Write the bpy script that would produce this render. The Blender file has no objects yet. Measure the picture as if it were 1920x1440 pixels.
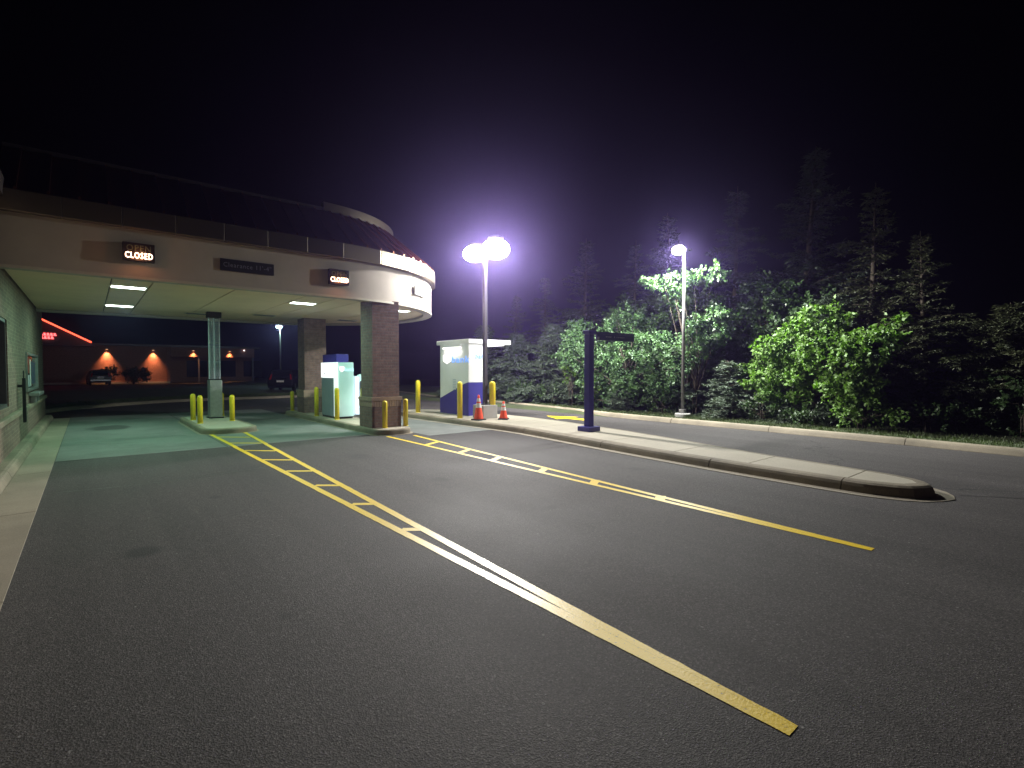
import bpy, math, random
import numpy as np
from mathutils import Matrix, Vector

R = math.radians
random.seed(7)
rng = np.random.default_rng(11)
scene = bpy.context.scene
col = scene.collection

# ------------------------------------------------------------------ camera, sky, exposure
cam_d = bpy.data.cameras.new("camera")
cam_d.sensor_width = 36.0
cam_d.lens = 36.0 * 950.0 / 1920.0
cam_d.clip_start = 0.05
cam_d.clip_end = 800.0
cam = bpy.data.objects.new("camera", cam_d)
cam.location = (0, 0, 1.68)
cam.rotation_euler = (R(90 - 1.628), 0, R(-39.913))
col.objects.link(cam)
scene.camera = cam

world = bpy.data.worlds.new("World")
scene.world = world
world.use_nodes = True
wn = world.node_tree
sky = wn.nodes.new("ShaderNodeTexSky")
sky.sky_type = 'NISHITA'
sky.sun_disc = False
sky.sun_elevation = R(-4.0)
sky.sun_rotation = R(220)
bgn = wn.nodes["Background"]
wn.links.new(sky.outputs[0], bgn.inputs[0])
bgn.inputs[1].default_value = 0.002

vs = scene.view_settings
vs.view_transform = 'Standard'
vs.look = 'None'
vs.exposure = 0.12
vs.gamma = 1.0
vs.use_curve_mapping = False
cy = scene.cycles
cy.max_bounces = 5
cy.diffuse_bounces = 2
cy.glossy_bounces = 3
cy.transmission_bounces = 4
cy.volume_bounces = 0
cy.transparent_max_bounces = 8
cy.caustics_reflective = False
cy.caustics_refractive = False
cy.sample_clamp_indirect = 3.0
cy.use_denoising = True
cy.use_light_tree = True


# ------------------------------------------------------------------ materials
def nmat(name):
    m = bpy.data.materials.new(name)
    m.use_nodes = True
    nt = m.node_tree
    return m, nt, nt.nodes["Principled BSDF"]


def N(nt, t, **kw):
    n = nt.nodes.new(t)
    for k, v in kw.items():
        setattr(n, k, v)
    return n


def ramp(nt, src, stops):
    r = N(nt, "ShaderNodeValToRGB")
    e = r.color_ramp.elements
    while len(e) < len(stops):
        e.new(0.5)
    for i, (p, c) in enumerate(stops):
        e[i].position = p
        e[i].color = (c[0], c[1], c[2], 1) if not isinstance(c, (int, float)) else (c, c, c, 1)
    nt.links.new(src, r.inputs[0])
    return r


def noise(nt, vec, scale, detail=4, rough=0.55):
    n = N(nt, "ShaderNodeTexNoise")
    n.inputs["Scale"].default_value = scale
    n.inputs["Detail"].default_value = detail
    n.inputs["Roughness"].default_value = rough
    nt.links.new(vec, n.inputs["Vector"])
    return n


def mixc(nt, fac, a, b, mode='MIX'):
    m = N(nt, "ShaderNodeMix", data_type='RGBA', blend_type=mode)
    for sock, v in ((m.inputs[0], fac), (m.inputs[6], a), (m.inputs[7], b)):
        if isinstance(v, (int, float)):
            sock.default_value = v
        elif isinstance(v, tuple):
            sock.default_value = (v[0], v[1], v[2], 1)
        else:
            nt.links.new(v, sock)
    return m.outputs[2]


def math_(nt, op, a, b=None, clamp=False):
    m = N(nt, "ShaderNodeMath", operation=op, use_clamp=clamp)
    for i, v in enumerate((a, b)):
        if v is None:
            continue
        if isinstance(v, (int, float)):
            m.inputs[i].default_value = v
        else:
            nt.links.new(v, m.inputs[i])
    return m.outputs[0]


def bump(nt, bsdf, h, strength, dist):
    b = N(nt, "ShaderNodeBump")
    b.inputs["Strength"].default_value = strength
    b.inputs["Distance"].default_value = dist
    nt.links.new(h, b.inputs["Height"])
    nt.links.new(b.outputs[0], bsdf.inputs["Normal"])


def worldpos(nt):
    return N(nt, "ShaderNodeNewGeometry").outputs["Position"]


def plain(name, c, rough=0.5, metal=0.0, var=0.12, scale=6.0, spec=0.5, bmp=0.0, bscale=60, rv=0.25):
    m, nt, b = nmat(name)
    p = worldpos(nt)
    n = noise(nt, p, scale, 5)
    lo = tuple(x * (1 - var) for x in c)
    hi = tuple(min(1, x * (1 + var)) for x in c)
    nt.links.new(ramp(nt, n.outputs[0], [(0.3, lo), (0.7, hi)]).outputs[0], b.inputs["Base Color"])
    b.inputs["Roughness"].default_value = rough
    b.inputs["Metallic"].default_value = metal
    b.inputs["Specular IOR Level"].default_value = spec
    n2 = noise(nt, p, scale * 3, 3)
    nt.links.new(math_(nt, 'ADD', math_(nt, 'MULTIPLY', n2.outputs[0], rv), rough - rv / 2, True), b.inputs["Roughness"])
    if bmp:
        bump(nt, b, noise(nt, p, bscale, 3).outputs[0], bmp, 0.01)
    return m


def spot_mask(nt, p, cx, cyy, rx, ry, soft=0.25):
    """1 inside an uneven ellipse on the ground (a stain with a shape of its own)"""
    s = N(nt, "ShaderNodeSeparateXYZ")
    nt.links.new(p, s.inputs[0])
    dx = math_(nt, 'DIVIDE', math_(nt, 'SUBTRACT', s.outputs[0], cx), rx)
    dy = math_(nt, 'DIVIDE', math_(nt, 'SUBTRACT', s.outputs[1], cyy), ry)
    d = math_(nt, 'SQRT', math_(nt, 'ADD', math_(nt, 'MULTIPLY', dx, dx), math_(nt, 'MULTIPLY', dy, dy)))
    wob = noise(nt, p, 3.5, 3)
    d = math_(nt, 'ADD', d, math_(nt, 'MULTIPLY', math_(nt, 'SUBTRACT', wob.outputs[0], 0.5), 0.6))
    return math_(nt, 'DIVIDE', math_(nt, 'SUBTRACT', 1.0, d), soft, True)


def m_asphalt():
    m, nt, b = nmat("asphalt")
    p = worldpos(nt)
    big = noise(nt, p, 0.35, 5)
    fine = noise(nt, p, 55, 4, 0.7)
    base = ramp(nt, big.outputs[0], [(0.3, (0.053, 0.0475, 0.047)), (0.7, (0.073, 0.066, 0.0645))]).outputs[0]
    grain = ramp(nt, fine.outputs[0], [(0.3, 0.7), (0.5, 1.0), (0.72, 1.35)]).outputs[0]
    c = mixc(nt, 1.0, base, grain, 'MULTIPLY')
    ag = N(nt, "ShaderNodeTexVoronoi")
    ag.inputs["Scale"].default_value = 120
    nt.links.new(p, ag.inputs["Vector"])
    c = mixc(nt, 1.0, c, ramp(nt, N_rgb(nt, ag.outputs["Color"]), [(0.0, 0.45), (0.5, 0.85), (0.85, 1.2), (1.0, 1.8)]).outputs[0], 'MULTIPLY')
    # wheel paths: long streaks along the lanes
    mp = N(nt, "ShaderNodeMapping")
    mp.inputs["Scale"].default_value = (1.1, 0.06, 1.0)
    nt.links.new(p, mp.inputs[0])
    wpn = noise(nt, mp.outputs[0], 1.0, 4, 0.6)
    c = mixc(nt, 1.0, c, ramp(nt, wpn.outputs[0], [(0.32, 0.74), (0.5, 1.0), (0.68, 1.2)]).outputs[0], 'MULTIPLY')
    v = N(nt, "ShaderNodeTexVoronoi")
    v.inputs["Scale"].default_value = 75
    nt.links.new(p, v.inputs["Vector"])
    sel = math_(nt, 'MULTIPLY', math_(nt, 'GREATER_THAN', N_rgb(nt, v.outputs["Color"]), 0.93),
                math_(nt, 'LESS_THAN', v.outputs["Distance"], 0.36))
    c = mixc(nt, sel, c, (0.15, 0.145, 0.14))
    v2 = N(nt, "ShaderNodeTexVoronoi")
    v2.inputs["Scale"].default_value = 22
    nt.links.new(p, v2.inputs["Vector"])
    sel2 = math_(nt, 'MULTIPLY', math_(nt, 'GREATER_THAN', N_rgb(nt, v2.outputs["Color"]), 0.99),
                 math_(nt, 'LESS_THAN', v2.outputs["Distance"], 0.2))
    c = mixc(nt, sel2, c, (0.17, 0.165, 0.16))
    # oil drips and a worn wheel-path tone
    for (sx_, sy_, rx_, ry_, k_) in ((0.35, 5.72, 0.19, 0.2, 0.8), (1.25, 7.6, 0.10, 0.12, 0.5), (4.1, 6.6, 0.16, 0.2, 0.4), (4.3, 4.4, 0.10, 0.1, 0.45), (1.0, 3.6, 0.06, 0.07, 0.5), (7.1, 5.2, 0.16, 0.2, 0.35), (4.0, 9.4, 0.3, 0.4, 0.3)):
        c = mixc(nt, math_(nt, 'MULTIPLY', spot_mask(nt, p, sx_, sy_, rx_, ry_, 0.5), k_), c, (0.018, 0.018, 0.019))
    st2 = spot_mask(nt, p, 0.15, 8.7, 0.7, 0.7, 0.9)
    c = mixc(nt, math_(nt, 'MULTIPLY', st2, 0.22), c, (0.03, 0.03, 0.03))
    dr = noise(nt, p, 1.3, 6, 0.7)
    c = mixc(nt, math_(nt, 'MULTIPLY', ramp(nt, dr.outputs[0], [(0.58, 0.0), (0.75, 0.35)]).outputs[0], 1.0), c, (0.035, 0.034, 0.034))
    # hairline cracks across the far lane
    w = N(nt, "ShaderNodeTexVoronoi", feature='DISTANCE_TO_EDGE')
    w.inputs["Scale"].default_value = 0.17
    wp = N(nt, "ShaderNodeVectorMath", operation='ADD')
    nt.links.new(p, wp.inputs[0])
    wv = noise(nt, p, 1.2, 4)
    nt.links.new(wv.outputs["Color"], wp.inputs[1])
    nt.links.new(wp.outputs[0], w.inputs["Vector"])
    sx = N(nt, "ShaderNodeSeparateXYZ")
    nt.links.new(p, sx.inputs[0])
    crk = math_(nt, 'MULTIPLY', math_(nt, 'LESS_THAN', w.outputs["Distance"], 0.0022),
                math_(nt, 'GREATER_THAN', sx.outputs[0], 9.2))
    c = mixc(nt, math_(nt, 'MULTIPLY', crk, 0.7), c, (0.012, 0.012, 0.012))
    nt.links.new(c, b.inputs["Base Color"])
    b.inputs["Roughness"].default_value = 0.62
    nt.links.new(ramp(nt, big.outputs[0], [(0.3, 0.74), (0.7, 0.86)]).outputs[0], b.inputs["Roughness"])
    b.inputs["Specular IOR Level"].default_value = 0.4
    bump(nt, b, math_(nt, 'ADD', math_(nt, 'MULTIPLY', fine.outputs[0], 0.5), ag.outputs["Distance"]), 0.35, 0.006)
    return m


def N_rgb(nt, colr):
    s = N(nt, "ShaderNodeSeparateColor")
    nt.links.new(colr, s.inputs[0])
    return s.outputs[0]


def m_concrete(name, c, dark=0.72, stain=None):
    m, nt, b = nmat(name)
    p = worldpos(nt)
    big = noise(nt, p, 0.8, 6, 0.65)
    fine = noise(nt, p, 70, 3, 0.7)
    lo = tuple(x * dark for x in c)
    cc = ramp(nt, big.outputs[0], [(0.3, lo), (0.68, c)]).outputs[0]
    cc = mixc(nt, 1.0, cc, ramp(nt, fine.outputs[0], [(0.3, 0.82), (0.7, 1.12)]).outputs[0], 'MULTIPLY')
    if stain:
        for (x, y, rx, ry, k) in stain:
            cc = mixc(nt, math_(nt, 'MULTIPLY', spot_mask(nt, p, x, y, rx, ry, 0.3), k), cc, (0.05, 0.05, 0.05))
    nt.links.new(cc, b.inputs["Base Color"])
    b.inputs["Roughness"].default_value = 0.8
    bump(nt, b, fine.outputs[0], 0.2, 0.006)
    return m


def m_brick(name, axis, c1, c2, mortar):
    """running-bond brick mapped on a vertical face: axis 'x' or 'y' runs along the wall"""
    m, nt, b = nmat(name)
    p = worldpos(nt)
    s = N(nt, "ShaderNodeSeparateXYZ")
    nt.links.new(p, s.inputs[0])
    geo = N(nt, "ShaderNodeNewGeometry")
    ns = N(nt, "ShaderNodeSeparateXYZ")
    nt.links.new(geo.outputs["Normal"], ns.inputs[0])
    side = math_(nt, 'GREATER_THAN', math_(nt, 'ABSOLUTE', ns.outputs[0]), 0.5)
    u = N(nt, "ShaderNodeMix", data_type='FLOAT')
    nt.links.new(side, u.inputs[0])
    nt.links.new(s.outputs[0], u.inputs[2])
    nt.links.new(s.outputs[1], u.inputs[3])
    cv = N(nt, "ShaderNodeCombineXYZ")
    nt.links.new(u.outputs[0], cv.inputs[0])
    nt.links.new(s.outputs[2], cv.inputs[1])
    t = N(nt, "ShaderNodeTexBrick")
    nt.links.new(cv.outputs[0], t.inputs["Vector"])
    t.inputs["Scale"].default_value = 1.0
    t.inputs["Brick Width"].default_value = 0.215
    t.inputs["Row Height"].default_value = 0.075
    t.inputs["Mortar Size"].default_value = 0.009
    t.inputs["Mortar Smooth"].default_value = 0.2
    t.inputs["Bias"].default_value = 0.0
    t.inputs["Color1"].default_value = (*c1, 1)
    t.inputs["Color2"].default_value = (*c2, 1)
    t.inputs["Mortar"].default_value = (*mortar, 1)
    n = noise(nt, p, 9, 5)
    c = mixc(nt, 1.0, t.outputs["Color"], ramp(nt, n.outputs[0], [(0.3, 0.75), (0.7, 1.2)]).outputs[0], 'MULTIPLY')
    nt.links.new(c, b.inputs["Base Color"])
    b.inputs["Roughness"].default_value = 0.85
    bump(nt, b, math_(nt, 'SUBTRACT', 1.0, t.outputs["Fac"]), 0.6, 0.008)
    return m


def m_paint():
    m, nt, b = nmat("yellow_road_paint")
    p = worldpos(nt)
    wear = noise(nt, p, 38, 6, 0.75)
    big = noise(nt, p, 1.1, 4)
    c = ramp(nt, big.outputs[0], [(0.3, (0.88, 0.60, 0.010)), (0.7, (0.92, 0.66, 0.02))]).outputs[0]
    c = mixc(nt, ramp(nt, wear.outputs[0], [(0.31, 1.0), (0.41, 0.0)]).outputs[0], c, (0.10, 0.09, 0.07))
    nt.links.new(c, b.inputs["Base Color"])
    b.inputs["Roughness"].default_value = 0.46
    b.inputs["Specular IOR Level"].default_value = 0.75
    bump(nt, b, noise(nt, p, 60, 3).outputs[0], 0.25, 0.008)
    return m


def m_leaf(name, c1, c2, trans=0.3, rough=0.45, scale=1.5):
    m, nt, b = nmat(name)
    p = worldpos(nt)
    n = noise(nt, p, scale, 4)
    n2 = noise(nt, p, 14, 2)
    f = math_(nt, 'ADD', math_(nt, 'MULTIPLY', n.outputs[0], 0.6), math_(nt, 'MULTIPLY', n2.outputs[0], 0.4))
    c = ramp(nt, f, [(0.36, c1), (0.64, c2)]).outputs[0]
    nt.links.new(c, b.inputs["Base Color"])
    b.inputs["Roughness"].default_value = rough
    t = N(nt, "ShaderNodeBsdfTranslucent")
    nt.links.new(mixc(nt, 1.0, c, (0.9, 1.1, 0.4), 'MULTIPLY'), t.inputs[0])
    mx = N(nt, "ShaderNodeMixShader")
    mx.inputs[0].default_value = trans
    nt.links.new(b.outputs[0], mx.inputs[1])
    nt.links.new(t.outputs[0], mx.inputs[2])
    nt.links.new(mx.outputs[0], nt.nodes["Material Output"].inputs[0])
    return m


def m_emit(name, c, s):
    m, nt, b = nmat(name)
    b.inputs["Base Color"].default_value = (*[min(1, x) for x in c], 1)
    b.inputs["Emission Color"].default_value = (*c, 1)
    b.inputs["Emission Strength"].default_value = s
    return m


def m_glow_glass(name, c, s):
    """a lit refractor: glows, and lets the lamp inside shine through"""
    m, nt, b = nmat(name)
    nt.nodes.remove(b)
    e = N(nt, "ShaderNodeEmission")
    e.inputs[0].default_value = (*c, 1)
    e.inputs[1].default_value = s
    t = N(nt, "ShaderNodeBsdfTransparent")
    a = N(nt, "ShaderNodeAddShader")
    nt.links.new(e.outputs[0], a.inputs[0])
    nt.links.new(t.outputs[0], a.inputs[1])
    nt.links.new(a.outputs[0], nt.nodes["Material Output"].inputs[0])
    return m


def m_clear(name):
    m, nt, b = nmat(name)
    b.inputs["Base Color"].default_value = (0.85, 0.88, 0.95, 1)
    b.inputs["Roughness"].default_value = 0.08
    t = N(nt, "ShaderNodeBsdfTransparent")
    t.inputs[0].default_value = (0.9, 0.92, 0.96, 1)
    lw = N(nt, "ShaderNodeLayerWeight")
    lw.inputs[0].default_value = 0.35
    mx = N(nt, "ShaderNodeMixShader")
    nt.links.new(math_(nt, 'ADD', math_(nt, 'MULTIPLY', lw.outputs["Facing"], 0.75), 0.12, True), mx.inputs[0])
    nt.links.new(t.outputs[0], mx.inputs[1])
    nt.links.new(b.outputs[0], mx.inputs[2])
    nt.links.new(mx.outputs[0], nt.nodes["Material Output"].inputs[0])
    return m


M = {}
M['asphalt'] = m_asphalt()
M['apron'] = m_concrete("apron_concrete", (0.215, 0.23, 0.22), 0.62, [(0.45, 18.6, 0.55, 0.85, 0.8), (3.9, 17.6, 0.5, 0.7, 0.35), (4.2, 13.5, 0.9, 0.5, 0.3)])
M['slab'] = m_concrete("slab_concrete", (0.46, 0.42, 0.335), 0.86)
M['kerb'] = m_concrete("kerb_concrete", (0.32, 0.275, 0.20), 0.5)
M['gutter'] = m_concrete("gutter_concrete", (0.36, 0.315, 0.24), 0.72)
M['pedestal'] = m_concrete("pedestal_concrete", (0.40, 0.39, 0.37), 0.8)
M['paint'] = m_paint()
M['tar'] = plain("tar", (0.018, 0.017, 0.017), 0.55, var=0.2)
M['brick'] = m_brick("brown_brick", 'x', (0.20, 0.125, 0.10), (0.25, 0.16, 0.125), (0.20, 0.165, 0.14))
M['brick_wall'] = m_brick("tan_brick", 'y', (0.15, 0.11, 0.085), (0.22, 0.16, 0.12), (0.25, 0.20, 0.16))
M['brick_cap'] = plain("brick_cap", (0.36, 0.26, 0.19), 0.8, var=0.2, bmp=0.3)
M['stucco'] = plain("stucco_fascia", (0.50, 0.45, 0.39), 0.85, var=0.06, scale=2.5, bmp=0.25, bscale=140)
M['soffit'] = plain("soffit_panel", (0.84, 0.68, 0.46), 0.75, var=0.05, scale=1.5, bmp=0.08)
M['soffit_dark'] = plain("soffit_gap", (0.12, 0.11, 0.09), 0.9)
M['roof'] = plain("copper_roof", (0.36, 0.15, 0.07), 0.30, metal=1.0, var=0.1, scale=1.5, rv=0.06)
M['cornice'] = plain("cornice_metal", (0.27, 0.23, 0.17), 0.34, metal=0.9, var=0.04, scale=1.0, rv=0.0)
M['cream'] = plain("cream_trim", (0.6, 0.56, 0.46), 0.6, var=0.06)
M['yellow'] = plain("yellow_bollard", (0.78, 0.60, 0.02), 0.38, var=0.06, scale=8)
M['steel'] = plain("brushed_steel", (0.45, 0.46, 0.46), 0.42, metal=0.85, var=0.1, scale=14)
M['white'] = plain("white_enamel", (0.82, 0.82, 0.81), 0.4, var=0.03, scale=2)
M['grey_panel'] = plain("slate_panel", (0.22, 0.26, 0.31), 0.45, var=0.05)
M['light_grey'] = plain("light_grey_panel", (0.50, 0.54, 0.60), 0.4, var=0.05)
M['indigo'] = plain("indigo_enamel", (0.045, 0.04, 0.26), 0.35, var=0.08, scale=3)
M['indigo_dark'] = plain("indigo_sign", (0.022, 0.02, 0.085), 0.4, var=0.1)
M['black'] = plain("black_plastic", (0.012, 0.012, 0.013), 0.5, var=0.2)
M['rubber'] = plain("black_rubber", (0.02, 0.02, 0.02), 0.75, var=0.2)
M['orange'] = plain("orange_cone", (0.85, 0.085, 0.03), 0.5, var=0.06)
M['collar'] = plain("white_collar", (0.8, 0.74, 0.72), 0.35, var=0.06)
M['bronze'] = plain("dark_bronze", (0.07, 0.06, 0.06), 0.42, metal=0.3, var=0.12)
M['galv'] = plain("grey_pole", (0.15, 0.145, 0.14), 0.5, metal=0.3, var=0.1)
M['frame'] = plain("window_frame", (0.10, 0.10, 0.10), 0.4)
M['glass_dark'] = plain("dark_glass", (0.008, 0.009, 0.012), 0.08, var=0.0)
M['grey_box'] = plain("utility_grey", (0.20, 0.21, 0.20), 0.6)
M['bark'] = plain("bark", (0.055, 0.042, 0.03), 0.9, var=0.35, scale=10, bmp=0.5, bscale=25)
M['soil'] = m_leaf("ground_cover", (0.028, 0.032, 0.014), (0.05, 0.07, 0.022), 0.0, 0.9, 0.7)
M['grass'] = m_leaf("grass_blades", (0.04, 0.065, 0.018), (0.075, 0.105, 0.03), 0.25, 0.6, 1.0)
M['spruce'] = m_leaf("spruce_needles", (0.055, 0.080, 0.052), (0.095, 0.125, 0.085), 0.1, 0.55, 1.2)
M['spruce_warm'] = m_leaf("pine_needles", (0.035, 0.045, 0.02), (0.062, 0.066, 0.03), 0.1, 0.6, 1.2)
M['spruce_dimmed'] = m_leaf("dimmed_spruce_needles", (0.026, 0.038, 0.026), (0.045, 0.058, 0.04), 0.1, 0.6, 1.2)  # spruce colour darkened to put the tall row's dim light into it
M['leaf'] = m_leaf("grey_green_leaf", (0.042, 0.095, 0.034), (0.078, 0.145, 0.05), 0.3, 0.5, 1.5)
M['leaf_bright'] = m_leaf("bright_green_leaf", (0.07, 0.15, 0.02), (0.125, 0.22, 0.038), 0.35, 0.62, 1.0)
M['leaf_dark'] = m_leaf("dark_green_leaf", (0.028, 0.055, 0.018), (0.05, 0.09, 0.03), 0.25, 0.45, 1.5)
M['vine'] = m_leaf("vine_leaf", (0.07, 0.15, 0.015), (0.11, 0.2, 0.03), 0.35, 0.4, 1.0)
M['clear'] = m_clear("clear_acrylic")
M['led'] = m_emit("led_red_orange", (1.0, 0.62, 0.42), 7.0)
M['led_off'] = plain("unlit_green_led", (0.10, 0.14, 0.10), 0.5)
M['lens'] = m_glow_glass("lamp_refractor", (1.0, 0.99, 0.97), 9.0)
M['tube'] = m_glow_glass("canopy_lens", (0.82, 1.0, 0.95), 3.5)
M['white_lit'] = m_emit("backlit_white", (1.0, 1.0, 1.0), 1.0)
M['shield'] = m_emit("backlit_shield", (1.0, 0.93, 0.92), 1.1)
M['bank_blue'] = m_emit("backlit_blue", (0.16, 0.36, 1.0), 0.75)
M['bank_cyan'] = m_emit("backlit_pale_blue", (0.55, 0.95, 1.0), 0.9)
M['neon'] = m_emit("neon_red", (1.0, 0.10, 0.05), 3.0)
M['neon_sign'] = m_emit("neon_sign_red", (1.0, 0.10, 0.10), 4.0)
M['sconce'] = m_emit("sconce_lens", (1.0, 0.5, 0.22), 2.5)
M['far_lamp'] = m_glow_glass("far_lamp_lens", (0.7, 1.0, 0.95), 6.0)
M['porch'] = m_emit("porch_light", (1.0, 0.85, 0.85), 4.0)
M['tail'] = plain("tail_lamp", (0.4, 0.01, 0.012), 0.2)
M['car_silver'] = plain("car_paint_silver", (0.22, 0.23, 0.25), 0.25, metal=0.6, var=0.03)
M['car_dark'] = plain("car_paint_dark", (0.015, 0.016, 0.02), 0.2, metal=0.2, var=0.03)
M['chrome'] = plain("chrome", (0.7, 0.7, 0.72), 0.12, metal=1.0, var=0.02)
M['text_pale'] = plain("pale_lettering", (0.42, 0.43, 0.45), 0.5)
M['text_grey'] = plain("grey_lettering", (0.22, 0.22, 0.25), 0.5)
M['poster_red'] = plain("poster_red", (0.30, 0.05, 0.03), 0.4)
M['poster_blue'] = plain("poster_blue", (0.05, 0.09, 0.16), 0.4)


# ------------------------------------------------------------------ mesh helpers
class MB:
    def __init__(s):
        s.v = []
        s.f = []

    def add(s, v, f):
        o = len(s.v)
        s.v += [tuple(x) for x in v]
        s.f += [tuple(i + o for i in q) for q in f]
        return s

    def box(s, x0, x1, y0, y1, z0, z1):
        v = [(x, y, z) for z in (z0, z1) for x, y in ((x0, y0), (x1, y0), (x1, y1), (x0, y1))]
        return s.add(v, [(3, 2, 1, 0), (4, 5, 6, 7), (0, 1, 5, 4), (1, 2, 6, 5), (2, 3, 7, 6), (3, 0, 4, 7)])

    def prism(s, poly, z0, z1):
        n = len(poly)
        v = [(x, y, z0) for x, y in poly] + [(x, y, z1) for x, y in poly]
        f = [tuple(range(n - 1, -1, -1)), tuple(range(n, 2 * n))]
        f += [(i, (i + 1) % n, n + (i + 1) % n, n + i) for i in range(n)]
        return s.add(v, f)

    def lathe(s, prof, cx=0, cyy=0, n=20, cap=True):
        v = []
        for r, z in prof:
            for k in range(n):
                a = 2 * math.pi * k / n
                v.append((cx + r * math.cos(a), cyy + r * math.sin(a), z))
        f = []
        m = len(prof)
        for j in range(m - 1):
            for k in range(n):
                k2 = (k + 1) % n
                f.append((j * n + k, j * n + k2, (j + 1) * n + k2, (j + 1) * n + k))
        if cap:
            f.append(tuple(range(n - 1, -1, -1)))
            f.append(tuple((m - 1) * n + k for k in range(n)))
        return s.add(v, f)

    def tube(s, pts, radii, n=6):
        pts = [Vector(p) for p in pts]
        v = []
        for i, p in enumerate(pts):
            t = (pts[min(i + 1, len(pts) - 1)] - pts[max(i - 1, 0)])
            t = t.normalized() if t.length > 1e-9 else Vector((0, 0, 1))
            a = t.orthogonal().normalized()
            b = t.cross(a)
            r = radii[i] if isinstance(radii, (list, tuple)) else radii
            for k in range(n):
                q = 2 * math.pi * k / n
                v.append(tuple(p + a * (r * math.cos(q)) + b * (r * math.sin(q))))
        f = []
        for j in range(len(pts) - 1):
            for k in range(n):
                k2 = (k + 1) % n
                f.append((j * n + k, j * n + k2, (j + 1) * n + k2, (j + 1) * n + k))
        f.append(tuple(range(n - 1, -1, -1)))
        f.append(tuple((len(pts) - 1) * n + k for k in range(n)))
        return s.add(v, f)

    def build(s, name, mat, parent=None, bevel=0.0, smooth=False, origin=None):
        me = bpy.data.meshes.new(name)
        v = s.v
        if origin is not None:
            v = [(a - origin[0], b - origin[1], c - origin[2]) for a, b, c in v]
        me.from_pydata(v, [], s.f)
        me.update()
        o = bpy.data.objects.new(name, me)
        col.objects.link(o)
        if mat is not None:
            me.materials.append(M[mat] if isinstance(mat, str) else mat)
        if parent is not None:
            o.parent = parent
        if origin is not None:
            o.location = origin
        if smooth:
            for p in me.polygons:
                p.use_smooth = True
            if smooth != True:
                me.set_sharp_from_angle(angle=R(smooth))
        if bevel:
            b = o.modifiers.new("bevel", 'BEVEL')
            b.width = bevel
            b.segments = 2
            b.limit_method = 'ANGLE'
        return o


def tag(o, label, cat, group=None):
    o["label"] = label
    o["category"] = cat
    if group:
        o["group"] = group
    return o


def struct(o, kind="structure", label=None):
    o["kind"] = kind
    if label:
        o["label"] = label
    return o


def empty(name, loc=(0, 0, 0), rz=0.0, parent=None):
    o = bpy.data.objects.new(name, None)
    o.location = loc
    o.rotation_euler = (0, 0, rz)
    o.empty_display_size = 0.2
    col.objects.link(o)
    if parent is not None:
        o.parent = parent
    return o


def copy_tree(o, parent=None):
    c = o.copy()
    col.objects.link(c)
    c.parent = parent
    for ch in list(o.children):
        copy_tree(ch, c)
    return c


def offset_path(path, d, closed):
    """offset to the right-hand side of the walking direction by d"""
    n = len(path)
    out = []
    for i in range(n):
        if closed:
            a, b = path[i - 1], path[(i + 1) % n]
        else:
            a, b = path[max(0, i - 1)], path[min(n - 1, i + 1)]
        tx, ty = b[0] - a[0], b[1] - a[1]
        l = math.hypot(tx, ty) or 1
        out.append((path[i][0] + ty / l * d, path[i][1] - tx / l * d))
    return out


def sweep(mb, path, prof, closed=False, ends=True):
    """prof: list of (offset right, z); makes a closed ring profile along the path"""
    rows = [offset_path(path, d, closed) for d, z in prof]
    n, m = len(path), len(prof)
    v = [(rows[j][i][0], rows[j][i][1], prof[j][1]) for i in range(n) for j in range(m)]
    f = []
    for i in range(n if closed else n - 1):
        i2 = (i + 1) % n
        for j in range(m):
            j2 = (j + 1) % m
            f.append((i * m + j, i2 * m + j, i2 * m + j2, i * m + j2))
    if not closed and ends:
        f.append(tuple(range(m - 1, -1, -1)))
        f.append(tuple((n - 1) * m + j for j in range(m)))
    return mb.add(v, f)


def resample(path, step):
    out = [path[0]]
    for a, b in zip(path, path[1:]):
        l = math.hypot(b[0] - a[0], b[1] - a[1])
        k = max(1, int(round(l / step)))
        for i in range(1, k + 1):
            out.append((a[0] + (b[0] - a[0]) * i / k, a[1] + (b[1] - a[1]) * i / k))
    return out


def smooth_path(pts, step=0.3):
    """Catmull-Rom through the points"""
    P = [pts[0]] + list(pts) + [pts[-1]]
    out = []
    for i in range(1, len(P) - 2):
        p0, p1, p2, p3 = P[i - 1], P[i], P[i + 1], P[i + 2]
        k = max(2, int(math.hypot(p2[0] - p1[0], p2[1] - p1[1]) / step))
        for j in range(k):
            t = j / k
            out.append(tuple(0.5 * ((2 * p1[c]) + (-p0[c] + p2[c]) * t + (2 * p0[c] - 5 * p1[c] + 4 * p2[c] - p3[c]) * t * t
                                    + (-p0[c] + 3 * p1[c] - 3 * p2[c] + p3[c]) * t ** 3) for c in (0, 1)))
    out.append(tuple(pts[-1]))
    return out


def text_mesh(name, s, size, mat, parent, loc, rot, depth=0.004, align='CENTER', sx=1.0):
    cu = bpy.data.curves.new(name, 'FONT')
    cu.body = s
    cu.size = size
    cu.align_x = align
    cu.align_y = 'CENTER'
    cu.extrude = depth
    cu.space_character = 1.12
    cu.resolution_u = 2
    tmp = bpy.data.objects.new(name + "_tmp", cu)
    col.objects.link(tmp)
    dg = bpy.context.evaluated_depsgraph_get()
    me = bpy.data.meshes.new_from_object(tmp.evaluated_get(dg))
    bpy.data.objects.remove(tmp)
    o = bpy.data.objects.new(name, me)
    me.materials.clear()
    me.materials.append(M[mat])
    col.objects.link(o)
    o.parent = parent
    o.location = loc
    o.rotation_euler = rot
    o.scale = (sx, 1, 1)
    return o


FACE_S = (R(90), 0, 0)            # reads from -Y
FACE_W = (R(90), 0, R(-90))       # reads from -X


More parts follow.
